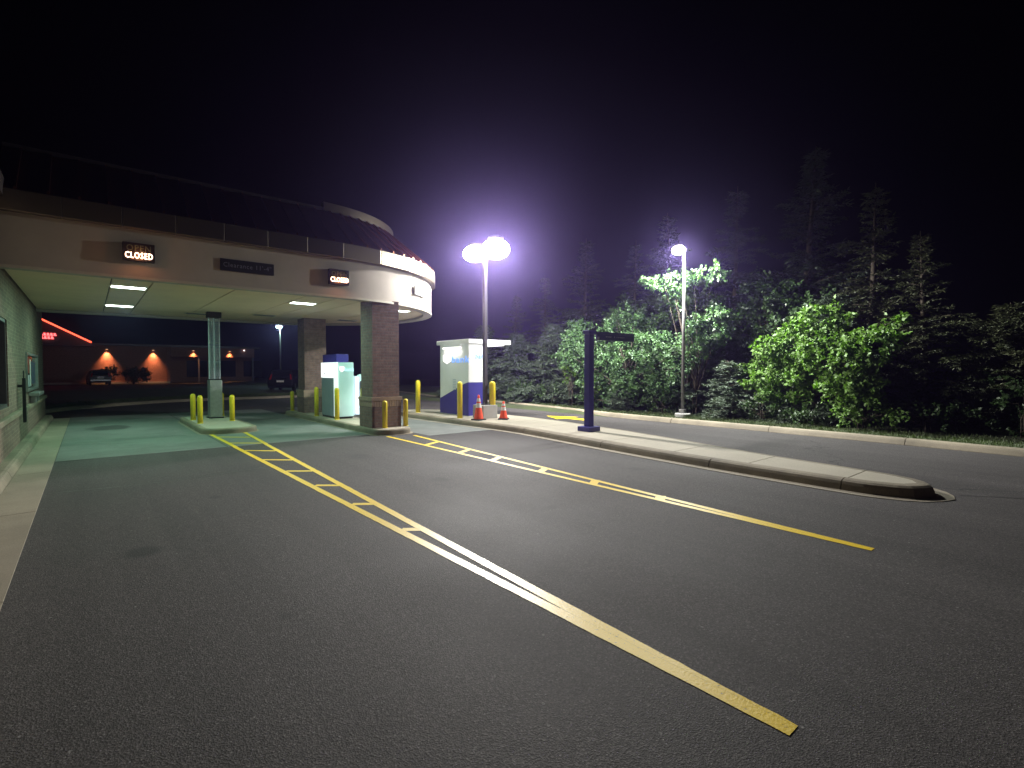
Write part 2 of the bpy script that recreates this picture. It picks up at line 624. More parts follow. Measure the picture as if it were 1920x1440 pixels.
def lamp(name, loc, power, colr, radius, parent=None, kind='POINT', **kw):
    d = bpy.data.lights.new(name, kind)
    d.energy = power
    d.color = colr
    if kind in ('POINT', 'SPOT'):
        d.shadow_soft_size = radius
    for k, v in kw.items():
        setattr(d, k, v)
    o = bpy.data.objects.new(name, d)
    o.location = loc
    col.objects.link(o)
    if parent is not None:
        o.parent = parent
    return o


def photometry(light, base, beams, cut=None):
    """luminaire light distribution: base + sum k*max(0,dot(dir,aim))^n, in world axes"""
    d = light.data
    d.use_nodes = True
    nt = d.node_tree
    em = nt.nodes["Emission"]
    tc = N(nt, "ShaderNodeTexCoord")
    acc = None
    for aim, n, k in beams:
        v = N(nt, "ShaderNodeVectorMath", operation='DOT_PRODUCT')
        nt.links.new(tc.outputs["Normal"], v.inputs[0])
        v.inputs[1].default_value = Vector(aim).normalized()
        t = math_(nt, 'MULTIPLY', math_(nt, 'POWER', math_(nt, 'MAXIMUM', v.outputs["Value"], 0.0), n), k)
        acc = t if acc is None else math_(nt, 'ADD', acc, t)
    out = math_(nt, 'ADD', acc, base)
    if cut:
        # cut-off optics: light fades out above the horizontal, leaving a little spill
        sp_ = N(nt, "ShaderNodeSeparateXYZ")
        nt.links.new(tc.outputs["Normal"], sp_.inputs[0])
        f = math_(nt, 'DIVIDE', math_(nt, 'SUBTRACT', cut[1], sp_.outputs[2]), cut[1] - cut[0], True)
        out = math_(nt, 'MULTIPLY', out, math_(nt, 'ADD', math_(nt, 'MULTIPLY', f, 1.0 - cut[2]), cut[2]))
    nt.links.new(out, em.inputs["Strength"])


# ------------------------------------------------------------------ ground, road, kerbs
def ground_h(x, y):
    z = -0.06
    if x > 14.4:
        z = 0.09
    if x > 25:
        z = 0.09 - min(5.0, (x - 25) * 0.22)
    return z


mb = MB()
xs = list(np.arange(-140, 13.1, 4.5)) + [13.2, 13.9, 14.5, 16, 18, 21, 25, 30, 36, 44, 60, 90, 140, 220, 320]
ys = list(np.arange(-60, 60, 5.0)) + [60, 70, 80, 95, 120, 160, 220, 320]
nx = len(xs)
mb.add([(x, y, ground_h(x, y)) for y in ys for x in xs],
       [(j * nx + i, j * nx + i + 1, (j + 1) * nx + i + 1, (j + 1) * nx + i) for j in range(len(ys) - 1) for i in range(nx - 1)])
struct(mb.build("ground", 'soil'))

FAR_KERB = smooth_path([(13.6, -9), (13.7, -3), (13.78, 1), (13.9, 3), (14.05, 6.7), (14.15, 11.3), (14.9, 15.5), (15.2, 19), (15.3, 24), (16.6, 31), (18.5, 42)], 0.25)
road_poly = [(-0.5, -12), (13.6, -12)] + FAR_KERB + [(19, 70), (-30, 70), (-30, 24), (-0.5, 24)]
mb = MB()
mb.add([(x, y, 0.0) for x, y in road_poly], [tuple(range(len(road_poly)))])
road = struct(mb.build("road", 'asphalt'))

# concrete apron under the canopy, poured in panels
apr = empty("concrete_apron")
struct(apr)
for x0, x1 in ((-0.49, 2.3), (2.312, 5.6), (6.6, 8.95)):
    fy = 12.35 if x0 < 6 else 11.15
    fr = fy
    for y1 in (15.2, 18.2, 21.2, 23.4):
        mb = MB()
        mb.box(x0, x1 - 0.012, fr + (0.012 if fr != fy else 0), y1, 0.001, 0.006)
        mb.build("apron_panel", 'apron', apr)
        fr = y1


def strip(mb, a, b, w, z=0.011):
    dx, dy = b[0] - a[0], b[1] - a[1]
    l = math.hypot(dx, dy)
    nx_, ny_ = -dy / l * w / 2, dx / l * w / 2
    mb.add([(a[0] + nx_, a[1] + ny_, z), (a[0] - nx_, a[1] - ny_, z), (b[0] - nx_, b[1] - ny_, z), (b[0] + nx_, b[1] + ny_, z)], [(0, 1, 2, 3)])


def lane_line(a, b, w, z):
    mb = MB()
    pts = resample([a, b], 0.5)
    v, f = [], []
    dx, dy = b[0] - a[0], b[1] - a[1]
    l = math.hypot(dx, dy)
    for i, p in enumerate(pts):
        j = rng.normal(0, 0.003, 2)
        v.append((p[0] - dy / l * (w / 2 + j[0]), p[1] + dx / l * (w / 2 + j[0]), z))
        v.append((p[0] + dy / l * (w / 2 + j[1]), p[1] - dx / l * (w / 2 + j[1]), z))
        if i:
            f.append((2 * i - 2, 2 * i - 1, 2 * i + 1, 2 * i))
    mb.add(v, f)
    return mb.build("lane_line", 'paint', road)




def line_pair(A0, A1, B0, B1, w=0.09):
    """two painted lines that run into one: the second starts where it clears the first"""
    h = w / 2
    xa = lambda y: A0[0] + (A1[0] - A0[0]) * (y - A0[1]) / (A1[1] - A0[1])
    xb = lambda y: B0[0] + (B1[0] - B0[0]) * (y - B0[1]) / (B1[1] - B0[1])
    for k, (y0, y1) in enumerate(((A0[1], A1[1]), (B0[1], B1[1]))):
        ys_ = np.linspace(y0, y1, 150)
        v, f = [], []
        for i, y in enumerate(ys_):
            j = rng.normal(0, 0.0018, 2)
            if k == 0:
                l, r_ = xa(y) - h + j[0], max(xa(y) + h, min(xb(y) + h, xa(y) + h + 0.0)) 
            else:
                l, r_ = max(xb(y) - h, xa(y) + h + 0.001), xb(y) + h + j[1]
            zz = 0.0034 if y < 12.25 else 0.0105
            v += [(l, y, zz), (r_, y, zz)]
            if i:
                f.append((2 * i - 2, 2 * i - 1, 2 * i + 1, 2 * i))
        MB().add(v, f).build("lane_line", 'paint', road)


line_pair((2.48, 0.93), (2.40, 15.0), (2.49, 0.93), (3.17, 14.85))
line_pair((5.58, 1.43), (5.74, 11.75), (5.59, 1.43), (6.36, 11.5))
for (a, b) in (((2.41, 14.34), (3.05, 13.72)), ((2.43, 12.97), (3.0, 12.47)), ((2.46, 11.61), (2.95, 11.13)), ((2.46, 10.2), (2.9, 9.8)),
               ((2.48, 8.8), (2.83, 8.52)), ((2.5, 7.44), (2.78, 7.2)), ((2.5, 6.1), (2.72, 5.93)), ((2.5, 4.79), (2.68, 4.65))):
    mb = MB()
    strip(mb, a, b, 0.10, 0.0018 if a[1] < 12.4 else 0.0085)
    mb.build("ladder_rung", 'paint', road)
for (a, b) in (((5.72, 9.85), (6.26, 10.15)), ((5.72, 8.5), (6.16, 8.74)), ((5.68, 7.38), (6.08, 7.6)), ((5.66, 6.05), (5.98, 6.24)), ((5.64, 4.9), (5.9, 5.06)), ((5.62, 3.75), (5.82, 3.87))):
    mb = MB()
    strip(mb, a, b, 0.13, 0.0018)
    mb.build("ladder_rung", 'paint', road)
for pts in ([(8.92, 1.33), (9.15, 1.0), (9.5, 0.62), (10.4, -0.1), (12.0, -1.4)], [(10.72, 8.9), (11.5, 8.75), (12.3, 8.5), (13.1, 8.0), (13.6, 7.3)], [(-0.45, 9.3), (0.8, 9.15), (2.3, 9.4)]):
    mb = MB()
    sp_ = smooth_path(pts, 0.15)
    v_ = []
    for (x_, y_), (xa_, ya_) in zip(sp_, offset_path(sp_, 0.022, False)):
        j_ = rng.normal(0, 0.006, 2)
        v_ += [(x_ + j_[0], y_ + j_[1], 0.0016), (xa_ + j_[1], ya_ + j_[0], 0.0016)]
    mb.add(v_, [(2 * i, 2 * i + 1, 2 * i + 3, 2 * i + 2) for i in range(len(sp_) - 1)])
    mb.build("tar_seam", 'tar', road)
# arrow painted on the far lane, pointing away down the lane
mb = MB()
mb.add([(12.55, 11.25, .003), (12.95, 11.25, .003), (12.95, 12.2, .003), (13.3, 12.2, .003), (12.75, 13.3, .003), (12.2, 12.2, .003), (12.55, 12.2, .003)],
       [(0, 1, 2, 6), (3, 4, 5)])
mb.build("lane_arrow", 'paint', road)


def kerb_run(root, path, prof, breaks=None, seg=3.0, mat='kerb', name="kerb_stone", gap=0.014):
    """split a kerb path into stones separated by open joints"""
    d = [0]
    for a, b in zip(path, path[1:]):
        d.append(d[-1] + math.hypot(b[0] - a[0], b[1] - a[1]))
    L = d[-1]
    if breaks is None:
        k = max(1, int(round(L / seg)))
        breaks = [L * i / k for i in range(k + 1)]

    def at(s):
        i = min(max(int(np.searchsorted(d, s)) - 1, 0), len(path) - 2)
        t = (s - d[i]) / max(1e-9, d[i + 1] - d[i])
        return (path[i][0] + (path[i + 1][0] - path[i][0]) * t, path[i][1] + (path[i + 1][1] - path[i][1]) * t)
    for s0, s1 in zip(breaks, breaks[1:]):
        s0 += gap / 2
        s1 -= gap / 2
        sub = [at(s0)] + [path[i] for i in range(len(path)) if s0 + 0.02 < d[i] < s1 - 0.02] + [at(s1)]
        mb = MB()
        sweep(mb, sub, prof)
        mb.build(name, mat, root, smooth=False)


# far kerb (road on its left when walking +Y): offset >0 is to the right = verge side
root = struct(empty("kerb_far_lane"))
kp = [(-0.02, -0.05), (-0.02, 0.01), (0.02, 0.09), (0.045, 0.125), (0.09, 0.14), (0.26, 0.14), (0.26, -0.05)]
fk = [p for p in FAR_KERB if p[1] < 36]
kerb_run(root, fk, kp, seg=3.05)

# kerb at the back of the cross drive and the verge behind it
root = struct(empty("kerb_cross_drive"))
bk = smooth_path([(-1.6, 24.2), (-1.2, 26.6), (0.4, 28.9), (3, 31), (5.5, 31.5), (8.5, 31.6), (10.6, 32.3), (11.6, 34.5), (11.9, 39)], 0.3)
kerb_run(root, list(reversed(bk)), kp, seg=3.0)
mb = MB()
verge = [(x, y) for x, y in offset_path(bk, -0.2, False)] + [(9, 50), (-14, 50), (-14, 25)]
mb.add([(x, y, 0.125) for x, y in verge], [tuple(range(len(verge)))])
struct(mb.build("verge_island", 'soil'))

# kerb, gutter and step along the bank wall
root = struct(empty("kerb_bank_wall"))
kerb_run(root, resample([(-0.93, 23.3), (-0.93, -4)], 0.5), [(0.0, -0.05), (0.0, 0.01), (0.03, 0.10), (0.05, 0.125), (0.09, 0.14), (0.228, 0.14), (0.228, -0.05)], seg=2.4)
root = struct(empty("gutter_bank_wall"))
kerb_run(root, resample([(-0.5, -4), (-0.5, 23.3)], 0.5), [(-0.425, -0.04), (-0.425, 0.006), (-0.0, 0.014), (-0.0, -0.04)], seg=3.1, mat='gutter', name="gutter_slab")


# --- the long teardrop island between the lanes
near_pts = [(1.55, 8.55), (1.7, 8.27), (2.0, 8.13), (2.45, 8.08), (4.35, 8.16), (6.8, 8.4), (8.6, 8.62), (10.4, 8.80), (13, 8.72), (15.5, 8.62), (16.6, 8.75), (17.3, 9.1), (17.6, 9.55)]
far_pts = [(1.55, 8.55), (1.66, 8.82), (1.95, 9.02), (2.4, 9.14), (4.25, 9.50), (6.5, 10.1), (8.8, 10.6), (12.2, 11.0), (15.0, 10.75), (16.6, 10.4), (17.3, 10.0), (17.6, 9.55)]
xn = lambda y: float(np.interp(y, [p[0] for p in near_pts], [p[1] for p in near_pts]))
xf = lambda y: float(np.interp(y, [p[0] for p in far_pts], [p[1] for p in far_pts]))
outline = smooth_path([(x, y) for y, x in near_pts] + [(x, y) for y, x in reversed(far_pts[:-1])], 0.12)  # clockwise: up the near side, down the far
if outline[0] == outline[-1]:
    outline.pop()
i0 = min(range(len(outline)), key=lambda i: abs(outline[i][1] - 2.42) + (9 if outline[i][0] > 8.6 else 0))
outline = outline[i0:] + outline[:i0]
isl = struct(empty("traffic_island_long"))
# going +Y on near side: right-hand is inside
ip = [(-0.05, -0.04), (-0.05, 0.012), (-0.03, 0.085), (-0.012, 0.122), (0.03, 0.142), (0.075, 0.148), (0.155, 0.150), (0.155, -0.04)]
ol = outline + [outline[0]]
dd = [0]
for a, b in zip(ol, ol[1:]):
    dd.append(dd[-1] + math.hypot(b[0] - a[0], b[1] - a[1]))


def near_s(y):
    i = next(i for i in range(len(outline)) if outline[i][1] >= y)
    return dd[i]


def far_s(y):
    k = max(range(len(outline)), key=lambda i: outline[i][1])
    i = next(i for i in range(k, len(outline)) if outline[i][1] <= y)
    return dd[i]


br = [0.0] + [near_s(y) for y in (4.4, 7.0, 9.9, 12.8, 15.7)] + [far_s(y) for y in (17.2, 15.7, 12.8, 9.9, 7.0, 4.4, 2.42)] + [dd[-1]]
kerb_run(isl, ol, ip, breaks=br)
ys_j = [1.55, 2.42, 3.85, 5.3, 7.0, 8.5, 9.9, 11.3, 12.8, 14.2, 15.7, 17.55]
inner = offset_path(outline, 0.16, True)


def clip_y(poly, y, keep_above):
    out = []
    n = len(poly)
    for i in range(n):
        a, b = poly[i], poly[(i + 1) % n]
        ia, ib = (a[1] >= y) == keep_above, (b[1] >= y) == keep_above
        if ia:
            out.append(a)
        if ia != ib:
            t = (y - a[1]) / (b[1] - a[1])
            out.append((a[0] + (b[0] - a[0]) * t, y))
    return out


for y0, y1 in zip(ys_j, ys_j[1:]):
    poly = clip_y(clip_y(inner, y0 + 0.008, True), y1 - 0.008, False)
    if len(poly) > 2:
        mb = MB()
        mb.prism(list(reversed(poly)), 0.0, 0.149)
        mb.build("slab_panel", 'slab', isl)
gp = struct(empty("gutter_long_island"))
gap_path = offset_path(outline, -0.045, True)
gnear = [p for p in gap_path if p[0] < 9.3 and p[1] < 16.5]
gfull = gap_path[-20:] + [p for p in gap_path[:len(gap_path) // 2]]
mb = MB()
sweep(mb, gfull, [(-0.20, -0.03), (-0.20, 0.0085), (0.0, 0.005), (0.0, -0.03)])
mb.build("gutter_slab", 'gutter', gp)


def pill(x0, x1, y0, y1, r, n=10):
    p = []
    for cx_, cy_, a0 in ((x1 - r, y0 + r, -90), (x1 - r, y1 - r, 0), (x0 + r, y1 - r, 90), (x0 + r, y0 + r, 180)):
        for i in range(n + 1):
            a = R(a0 + 90 * i / n)
            p.append((cx_ + r * math.cos(a), cy_ + r * math.sin(a)))
    return p


def small_island(name, poly):
    """poly counter-clockwise"""
    root = struct(empty(name))
    cw = list(reversed(poly))
    mb = MB()
    sweep(mb, cw, [(-0.0, -0.04), (-0.0, 0.10), (0.012, 0.135), (0.045, 0.150), (0.12, 0.152), (0.12, -0.04)], closed=True)
    mb.build("kerb_ring", 'kerb', root)
    mb = MB()
    mb.prism(list(reversed(offset_path(cw, 0.118, True))), 0.0, 0.149)
    mb.build("slab_panel", 'slab', root)
    # thin gutter margin
    mb = MB()
    sweep(mb, cw, [(-0.07, 0.0), (-0.07, 0.0095), (-0.001, 0.0095), (-0.001, 0.0)], closed=True)
    mb.build("gutter_slab", 'gutter', root)
    return root


small_island("traffic_island_teller", pill(2.22, 3.55, 14.85, 19.6, 0.45))
small_island("traffic_island_machine", pill(5.58, 6.62, 11.85, 20.1, 0.42))

# ------------------------------------------------------------------ bank building (left)
WX = -1.16
bank = empty("bank_building", (WX, 12, 0))


def pb(mbx, name, mat, parent, base, **kw):
    """build with world coordinates under a parent that sits at base"""
    o = mbx.build(name, mat, None, **kw)
    o.parent = parent
    o.matrix_parent_inverse = Matrix.Translation(Vector(base)).inverted()
    return o


BB = (WX, 12, 0)
mb = MB()
# wall with two openings, built from butted boxes
op = [(12.05, 13.45, 0.98, 2.62), (16.95, 20.3, 1.14, 2.10)]
y = -6.0
for (a, b, z0, z1) in op:
    mb.box(WX - 0.3, WX, y, a, 0.83, 4.6)
    mb.box(WX - 0.3, WX, a, b, 0.83, z0)
    mb.box(WX - 0.3, WX, a, b, z1, 4.6)
    y = b
mb.box(WX - 0.3, WX, y, 23.25, 0.83, 4.6)
mb.box(-12, WX - 0.3, 22.95, 23.25, 0.0, 4.6)
pb(mb, "wall", 'brick_wall', bank, BB)
mb = MB()
mb.box(WX - 0.3, WX + 0.03, -6, 23.28, 0.0, 0.72)
pb(mb, "wainscot", 'brick_wall', bank, BB)
mb = MB()
mb.box(WX - 0.3, WX + 0.075, -6, 23.32, 0.723, 0.828)
pb(mb, "sill_band", 'kerb', bank, BB, bevel=0.012)
mb = MB()
mb.box(-12.2, WX + 0.12, -6.2, 23.5, 4.6, 4.95)
pb(mb, "parapet", 'bronze', bank, BB)
for i, (a, b, z0, z1) in enumerate(op):
    dx_ = 0.0 if i == 0 else 0.10
    mb = MB()
    mb.box(WX - 0.14 + dx_, WX - 0.12 + dx_, a, b, z0, z1)
    pb(mb, "window", 'glass_dark', bank, BB)
    mb = MB()
    t = 0.06
    xa_, xb_ = WX - 0.12 + dx_, WX - 0.02 + dx_ * 0.6
    mb.box(xa_, xb_, a, a + t, z0, z1).box(xa_, xb_, b - t, b, z0, z1)
    mb.box(xa_, xb_, a + t, b - t, z0, z0 + t).box(xa_, xb_, a + t, b - t, z1 - t, z1)
    pb(mb, "window_frame", 'frame' if i == 0 else 'steel', bank, BB)
    if i == 1:
        for (y0_, y1_, za_, zb_, m_) in ((a + 0.2, a + 1.3, z0 + 0.45, z1 - 0.1, 'poster_red'), (a + 1.5, a + 1.75, z0 + 0.1, z1 - 0.15, 'white'), (a + 0.2, a + 1.3, z0 + 0.1, z0 + 0.4, 'light_grey'), (a + 2.0, b - 0.2, z0 + 0.15, z1 - 0.2, 'poster_blue')):
            mb = MB()
            mb.box(xa_ + 0.001, xa_ + 0.006, y0_, y1_, za_, zb_)
            pb(mb, "window_poster", m_, bank, BB)
# deal drawer below the teller window
mb = MB()
mb.box(WX + 0.001, WX + 0.20, 17.6, 19.4, 1.01, 1.09)
mb.box(WX + 0.001, WX + 0.12, 17.9, 18.1, 0.83, 1.01).box(WX + 0.001, WX + 0.12, 18.8, 19.0, 0.83, 1.01)
pb(mb, "deal_drawer", 'steel', bank, BB, bevel=0.01)
mb = MB()
mb.box(WX + 0.076, WX + 0.13, 14.98, 15.08, 0.55, 1.5)
mb.box(WX + 0.001, WX + 0.076, 15.0, 15.06, 1.3, 1.36).box(WX + 0.09, WX + 0.11, 15.02, 15.04, 1.5, 1.66)
pb(mb, "intercom_box", 'black', bank, BB, bevel=0.008)
tag(bank, "tan brick bank building with a drive-up teller window, at the left edge", "building")

# ------------------------------------------------------------------ drive-through canopy
CX, CYc, CR = 4.8, 16.6, 4.4
CB = (CX, CYc, 0)
canopy = empty("drive_through_canopy", CB)
NA = 40
arc = lambda r, n=NA: [(CX + r * math.sin(R(180 * i / n)), CYc - r * math.cos(R(180 * i / n))) for i in range(n + 1)]


def outline_c(r):
    return [(WX + 0.002, CYc - r)] + resample([(WX + 0.4, CYc - r), (CX - 0.2, CYc - r)], 0.6) + arc(r) + resample([(CX - 0.2, CYc + r), (WX + 0.4, CYc + r)], 0.6) + [(WX + 0.002, CYc + r)]


# walking +X on the front: right-hand side is outside (-Y)
mb = MB()
sweep(mb, outline_c(CR), [(0, 3.43), (0, 4.40), (-0.26, 4.40), (-0.26, 3.43)])
pb(mb, "fascia", 'stucco', canopy, CB, smooth=30)
mb = MB()
sweep(mb, outline_c(CR), [(0.018, 3.425), (0.018, 3.475), (0.003, 3.475), (0.003, 3.425)])
pb(mb, "drip_edge", 'cream', canopy, CB, smooth=30)
# soffit strips with open joints
xb = [WX + 0.02, 0.40, 1.08, 2.6, 4.18, 4.92, 5.62, 7.05, 7.75, 8.93]
ri = CR - 0.27


def lim(x):
    return ri if x <= CX else math.sqrt(max(0.0, ri * ri - (x - CX) ** 2))


mb = MB()
mb.prism([(WX + 0.01, CYc - CR + 0.1)] + arc(CR - 0.1, 24) + [(WX + 0.01, CYc + CR - 0.1)], 3.54, 3.58)
pb(mb, "soffit_backing", 'soffit_dark', canopy, CB)
for a, b in zip(xb, xb[1:]):
    a2, b2 = a + 0.012, b - 0.012
    xs_ = list(np.linspace(a2, b2, 9))
    poly = [(x, CYc - lim(x)) for x in xs_] + [(x, CYc + lim(x)) for x in reversed(xs_)]
    mb = MB()
    mb.prism(poly, 3.50, 3.535)
    pb(mb, "soffit_panel", 'soffit', canopy, CB)


def fixture(x, y, lit, wx=0.60, wy=0.30):
    mb = MB()
    mb.box(x - wx / 2, x + wx / 2, y - wy / 2, y + wy / 2, 3.478, 3.499)
    mb2 = MB()
    t = 0.035
    for b_ in ((x - wx / 2 - t, x - wx / 2, y - wy / 2 - t, y + wy / 2 + t), (x + wx / 2, x + wx / 2 + t, y - wy / 2 - t, y + wy / 2 + t),
               (x - wx / 2, x + wx / 2, y - wy / 2 - t, y - wy / 2), (x - wx / 2, x + wx / 2, y + wy / 2, y + wy / 2 + t)):
        mb2.box(*b_, 3.486, 3.4995)
    fr_ = pb(mb2, "light_fixture", 'cream', canopy, CB)
    ln = mb.build("lens", 'tube' if lit else 'grey_box', fr_)
    return fr_


GREEN = (0.46, 1.0, 0.68)
LIT = [(0.72, 14.03, 1.0), (0.72, 18.25, 1.0), (4.54, 14.33, 0.9), (7.38, 14.25, 0.18)]
for x, y, k in LIT:
    fixture(x, y, True)
    l = lamp("canopy_light", (x, y, 3.47), 60 * k, GREEN, 0.1, None, 'AREA', shape='RECTANGLE', size=0.6, size_y=0.3)
for x, y in ((4.54, 18.3), (2.75, 19.2), (7.38, 18.3)):
    fixture(x, y, False)

# cornice in flat panels, then standing-seam roof and rim
oc = outline_c(CR)
mbp = resample([(WX + 0.01, CYc - CR), (CX, CYc - CR)], 0.9) + arc(CR, 14)[1:] + resample([(CX, CYc + CR), (WX + 0.01, CYc + CR)], 0.9)[1:]
for a, b in zip(mbp, mbp[1:]):
    dx, dy = b[0] - a[0], b[1] - a[1]
    l = math.hypot(dx, dy)
    nx_, ny_ = dy / l, -dx / l
    ux, uy = dx / l * 0.004, dy / l * 0.004
    mb = MB()
    e0, e1 = 0.02, 0.15
    # widen outward corners so that neighbouring panels meet
    k0 = 0.0
    pa = [(a[0] + ux + nx_ * e0, a[1] + uy + ny_ * e0), (b[0] - ux + nx_ * e0, b[1] - uy + ny_ * e0)]
    ext = 0.016 if abs(dx) > 1e-6 and abs(dy) > 1e-6 else 0.0
    po = [(b[0] - ux + nx_ * e1 + dx / l * ext, b[1] - uy + ny_ * e1 + dy / l * ext), (a[0] + ux + nx_ * e1 - dx / l * ext, a[1] + uy + ny_ * e1 - dy / l * ext)]
    mb.prism(list(reversed(pa + po)), 4.37, 4.74)
    pb(mb, "cornice_panel", 'cornice', canopy, CB, bevel=0.012)
RIM_R, RIM_Z = 3.15, 5.86
lo, hi = outline_c(CR + 0.12), outline_c(RIM_R)
mb = MB()
n_ = len(lo)
mb.add([(x, y, 4.742) for x, y in lo] + [(x, y, RIM_Z) for x, y in hi], [(i, i + 1, n_ + i + 1, n_ + i) for i in range(n_ - 1)])
roof = pb(mb, "roof", 'roof', canopy, CB, smooth=30)
# seams
stations = [(x, None) for x in np.arange(-0.9, CX, 0.42)]
for k in range(0, 34):
    a_ = R(180 * (k + 0.5) / 34)
    stations.append((None, a_))
for x, a_ in stations:
    if a_ is None:
        p0, p1, nn = (x, CYc - CR - 0.12), (x, CYc - RIM_R), (1, 0)
    else:
        p0 = (CX + (CR + 0.12) * math.sin(a_), CYc - (CR + 0.12) * math.cos(a_))
        p1 = (CX + RIM_R * math.sin(a_), CYc - RIM_R * math.cos(a_))
        nn = (math.cos(a_), math.sin(a_))
    w = 0.018
    mb = MB()
    v = []
    for (p, z) in ((p0, 4.742), (p1, RIM_Z)):
        for s_ in (-w, w):
            for h in (-0.005, 0.055):
                v.append((p[0] + nn[0] * s_, p[1] + nn[1] * s_, z + h))
    mb.add(v, [(0, 1, 3, 2), (4, 6, 7, 5), (0, 4, 5, 1), (2, 3, 7, 6), (1, 5, 7, 3), (0, 2, 6, 4)])
    o = mb.build("roof_seam", 'roof', roof)
mb = MB()
sweep(mb, arc(RIM_R), [(0.06, RIM_Z - 0.03), (0.06, RIM_Z + 0.20), (-0.12, RIM_Z + 0.20), (-0.12, RIM_Z - 0.03)])
pb(mb, "roof_rim", 'cornice', canopy, CB, smooth=30)
for sg_ in (-1, 1):
    mb = MB()
    y0_ = CYc + sg_ * RIM_R
    mb.box(WX + 0.01, CX - 0.01, min(y0_ + sg_ * 0.05, y0_ - sg_ * 0.1), max(y0_ + sg_ * 0.05, y0_ - sg_ * 0.1), RIM_Z - 0.02, RIM_Z + 0.06)
    pb(mb, "roof_coping", 'bronze', canopy, CB)  # straight rim kept low, in dark metal to look unlit
mb = MB()
mb.prism([(WX + 0.01, CYc - RIM_R + .13)] + arc(RIM_R - .13, 24) + [(WX + 0.01, CYc + RIM_R - .13)], RIM_Z - 0.06, RIM_Z)
pb(mb, "roof_deck", 'soffit_dark', canopy, CB)


def column(x0, y0, s=0.76, sy=0.72):
    mb = MB()
    mb.box(x0, x0 + s, y0, y0 + sy, 0.955, 3.499)
    c = pb(mb, "column", 'brick', canopy, CB)
    mb = MB()
    e = 0.035
    mb.box(x0 - e, x0 + s + e, y0 - e, y0 + sy + e, 0.151, 0.70)
    o = mb.build("column_base", 'brick', c)
    # rowlock cap of bricks on edge, two steps
    k = 0
    mb = MB()
    for z0, z1, e in ((0.702, 0.86, 0.045), (0.862, 0.953, 0.062)):
        if z1 > 0.9:
            mb.box(x0 - e, x0 + s + e, y0 - e, y0 + sy + e, z0, z1)
            continue
        n = 12
        for i in range(n):
            a = x0 - e + (s + 2 * e) * i / n
            b = x0 - e + (s + 2 * e) * (i + 1) / n - 0.010
            mb.box(a, b, y0 - e, y0 - e + 0.1, z0, z1).box(a, b, y0 + sy + e - 0.1, y0 + sy + e, z0, z1)
            a = y0 - e + 0.1 + (sy + 2 * e - 0.2) * i / n
            b = y0 - e + 0.1 + (sy + 2 * e - 0.2) * (i + 1) / n - 0.010
            mb.box(x0 - e, x0 - e + 0.1, a, b, z0, z1).box(x0 + s + e - 0.1, x0 + s + e, a, b, z0, z1)
    o = mb.build("column_cap", 'brick_cap', c)


column(5.68, 12.45)
column(5.86, 18.4)
tag(canopy, "stucco drive-through canopy with rounded end, copper seam roof and two brick columns", "canopy")

# signs fixed to the canopy front (Y = 12.2)
FY = CYc - CR


def lane_sign(x, w, h, zc, label):
    t = empty("lane_sign", (x, FY, zc))
    mb = MB()
    mb.box(-w / 2, w / 2, -0.12, -0.004, -h / 2, h / 2)
    mb.build("sign_box", 'black', t, bevel=0.006)
    text_mesh("open_lettering", "OPEN", 0.165, 'led_off', t, (0, -0.123, 0.065), FACE_S, 0.002, sx=0.86)
    text_mesh("closed_lettering", "CLOSED", 0.165, 'led', t, (0, -0.126, -0.075), FACE_S, 0.006, sx=0.66)
    tag(t, label, "sign", "lane signs on the canopy")
    lamp("sign_glow", (x, FY - 0.20, zc - 0.075), 2.6, (1.0, 0.34, 0.12), 0.06)


lane_sign(0.79, 0.50, 0.34, 3.93, "black open-closed lane sign with CLOSED lit, over the lane beside the brick wall")
lane_sign(4.69, 0.48, 0.36, 3.91, "black open-closed lane sign with CLOSED lit, above the nearer brick column")
t = empty("clearance_sign", (2.705, FY, 3.905))
mb = MB()
mb.box(-0.53, 0.53, -0.03, -0.003, -0.125, 0.125)
mb.build("sign_plate", 'black', t, bevel=0.004)
text_mesh("lettering", "Clearance 11'-4\"", 0.135, 'text_grey', t, (0, -0.032, 0), FACE_S, 0.001, sx=0.93)
tag(t, "dark clearance height sign in the middle of the canopy front", "sign")
a_ = R(36)
t = empty("lane_name_sign", (CX + CR * math.sin(a_), CYc - CR * math.cos(a_), 3.93), a_)
mb = MB()
mb.box(-0.36, 0.36, -0.055, -0.012, -0.115, 0.115)
mb.build("sign_plate", 'white', t, bevel=0.004)
mb = MB()
mb.box(-0.12, -0.07, -0.0115, 0.03, -0.05, 0.05)
mb.build("bracket", 'black', t)
mb = MB()
mb.box(0.07, 0.12, -0.0115, 0.03, -0.05, 0.05)
mb.build("bracket", 'black', t)
text_mesh("lettering", "ATM", 0.11, 'text_grey', t, (0.1, -0.057, -0.0), FACE_S, 0.001)
tag(t, "small white sign on the lit rounded end of the canopy", "sign")


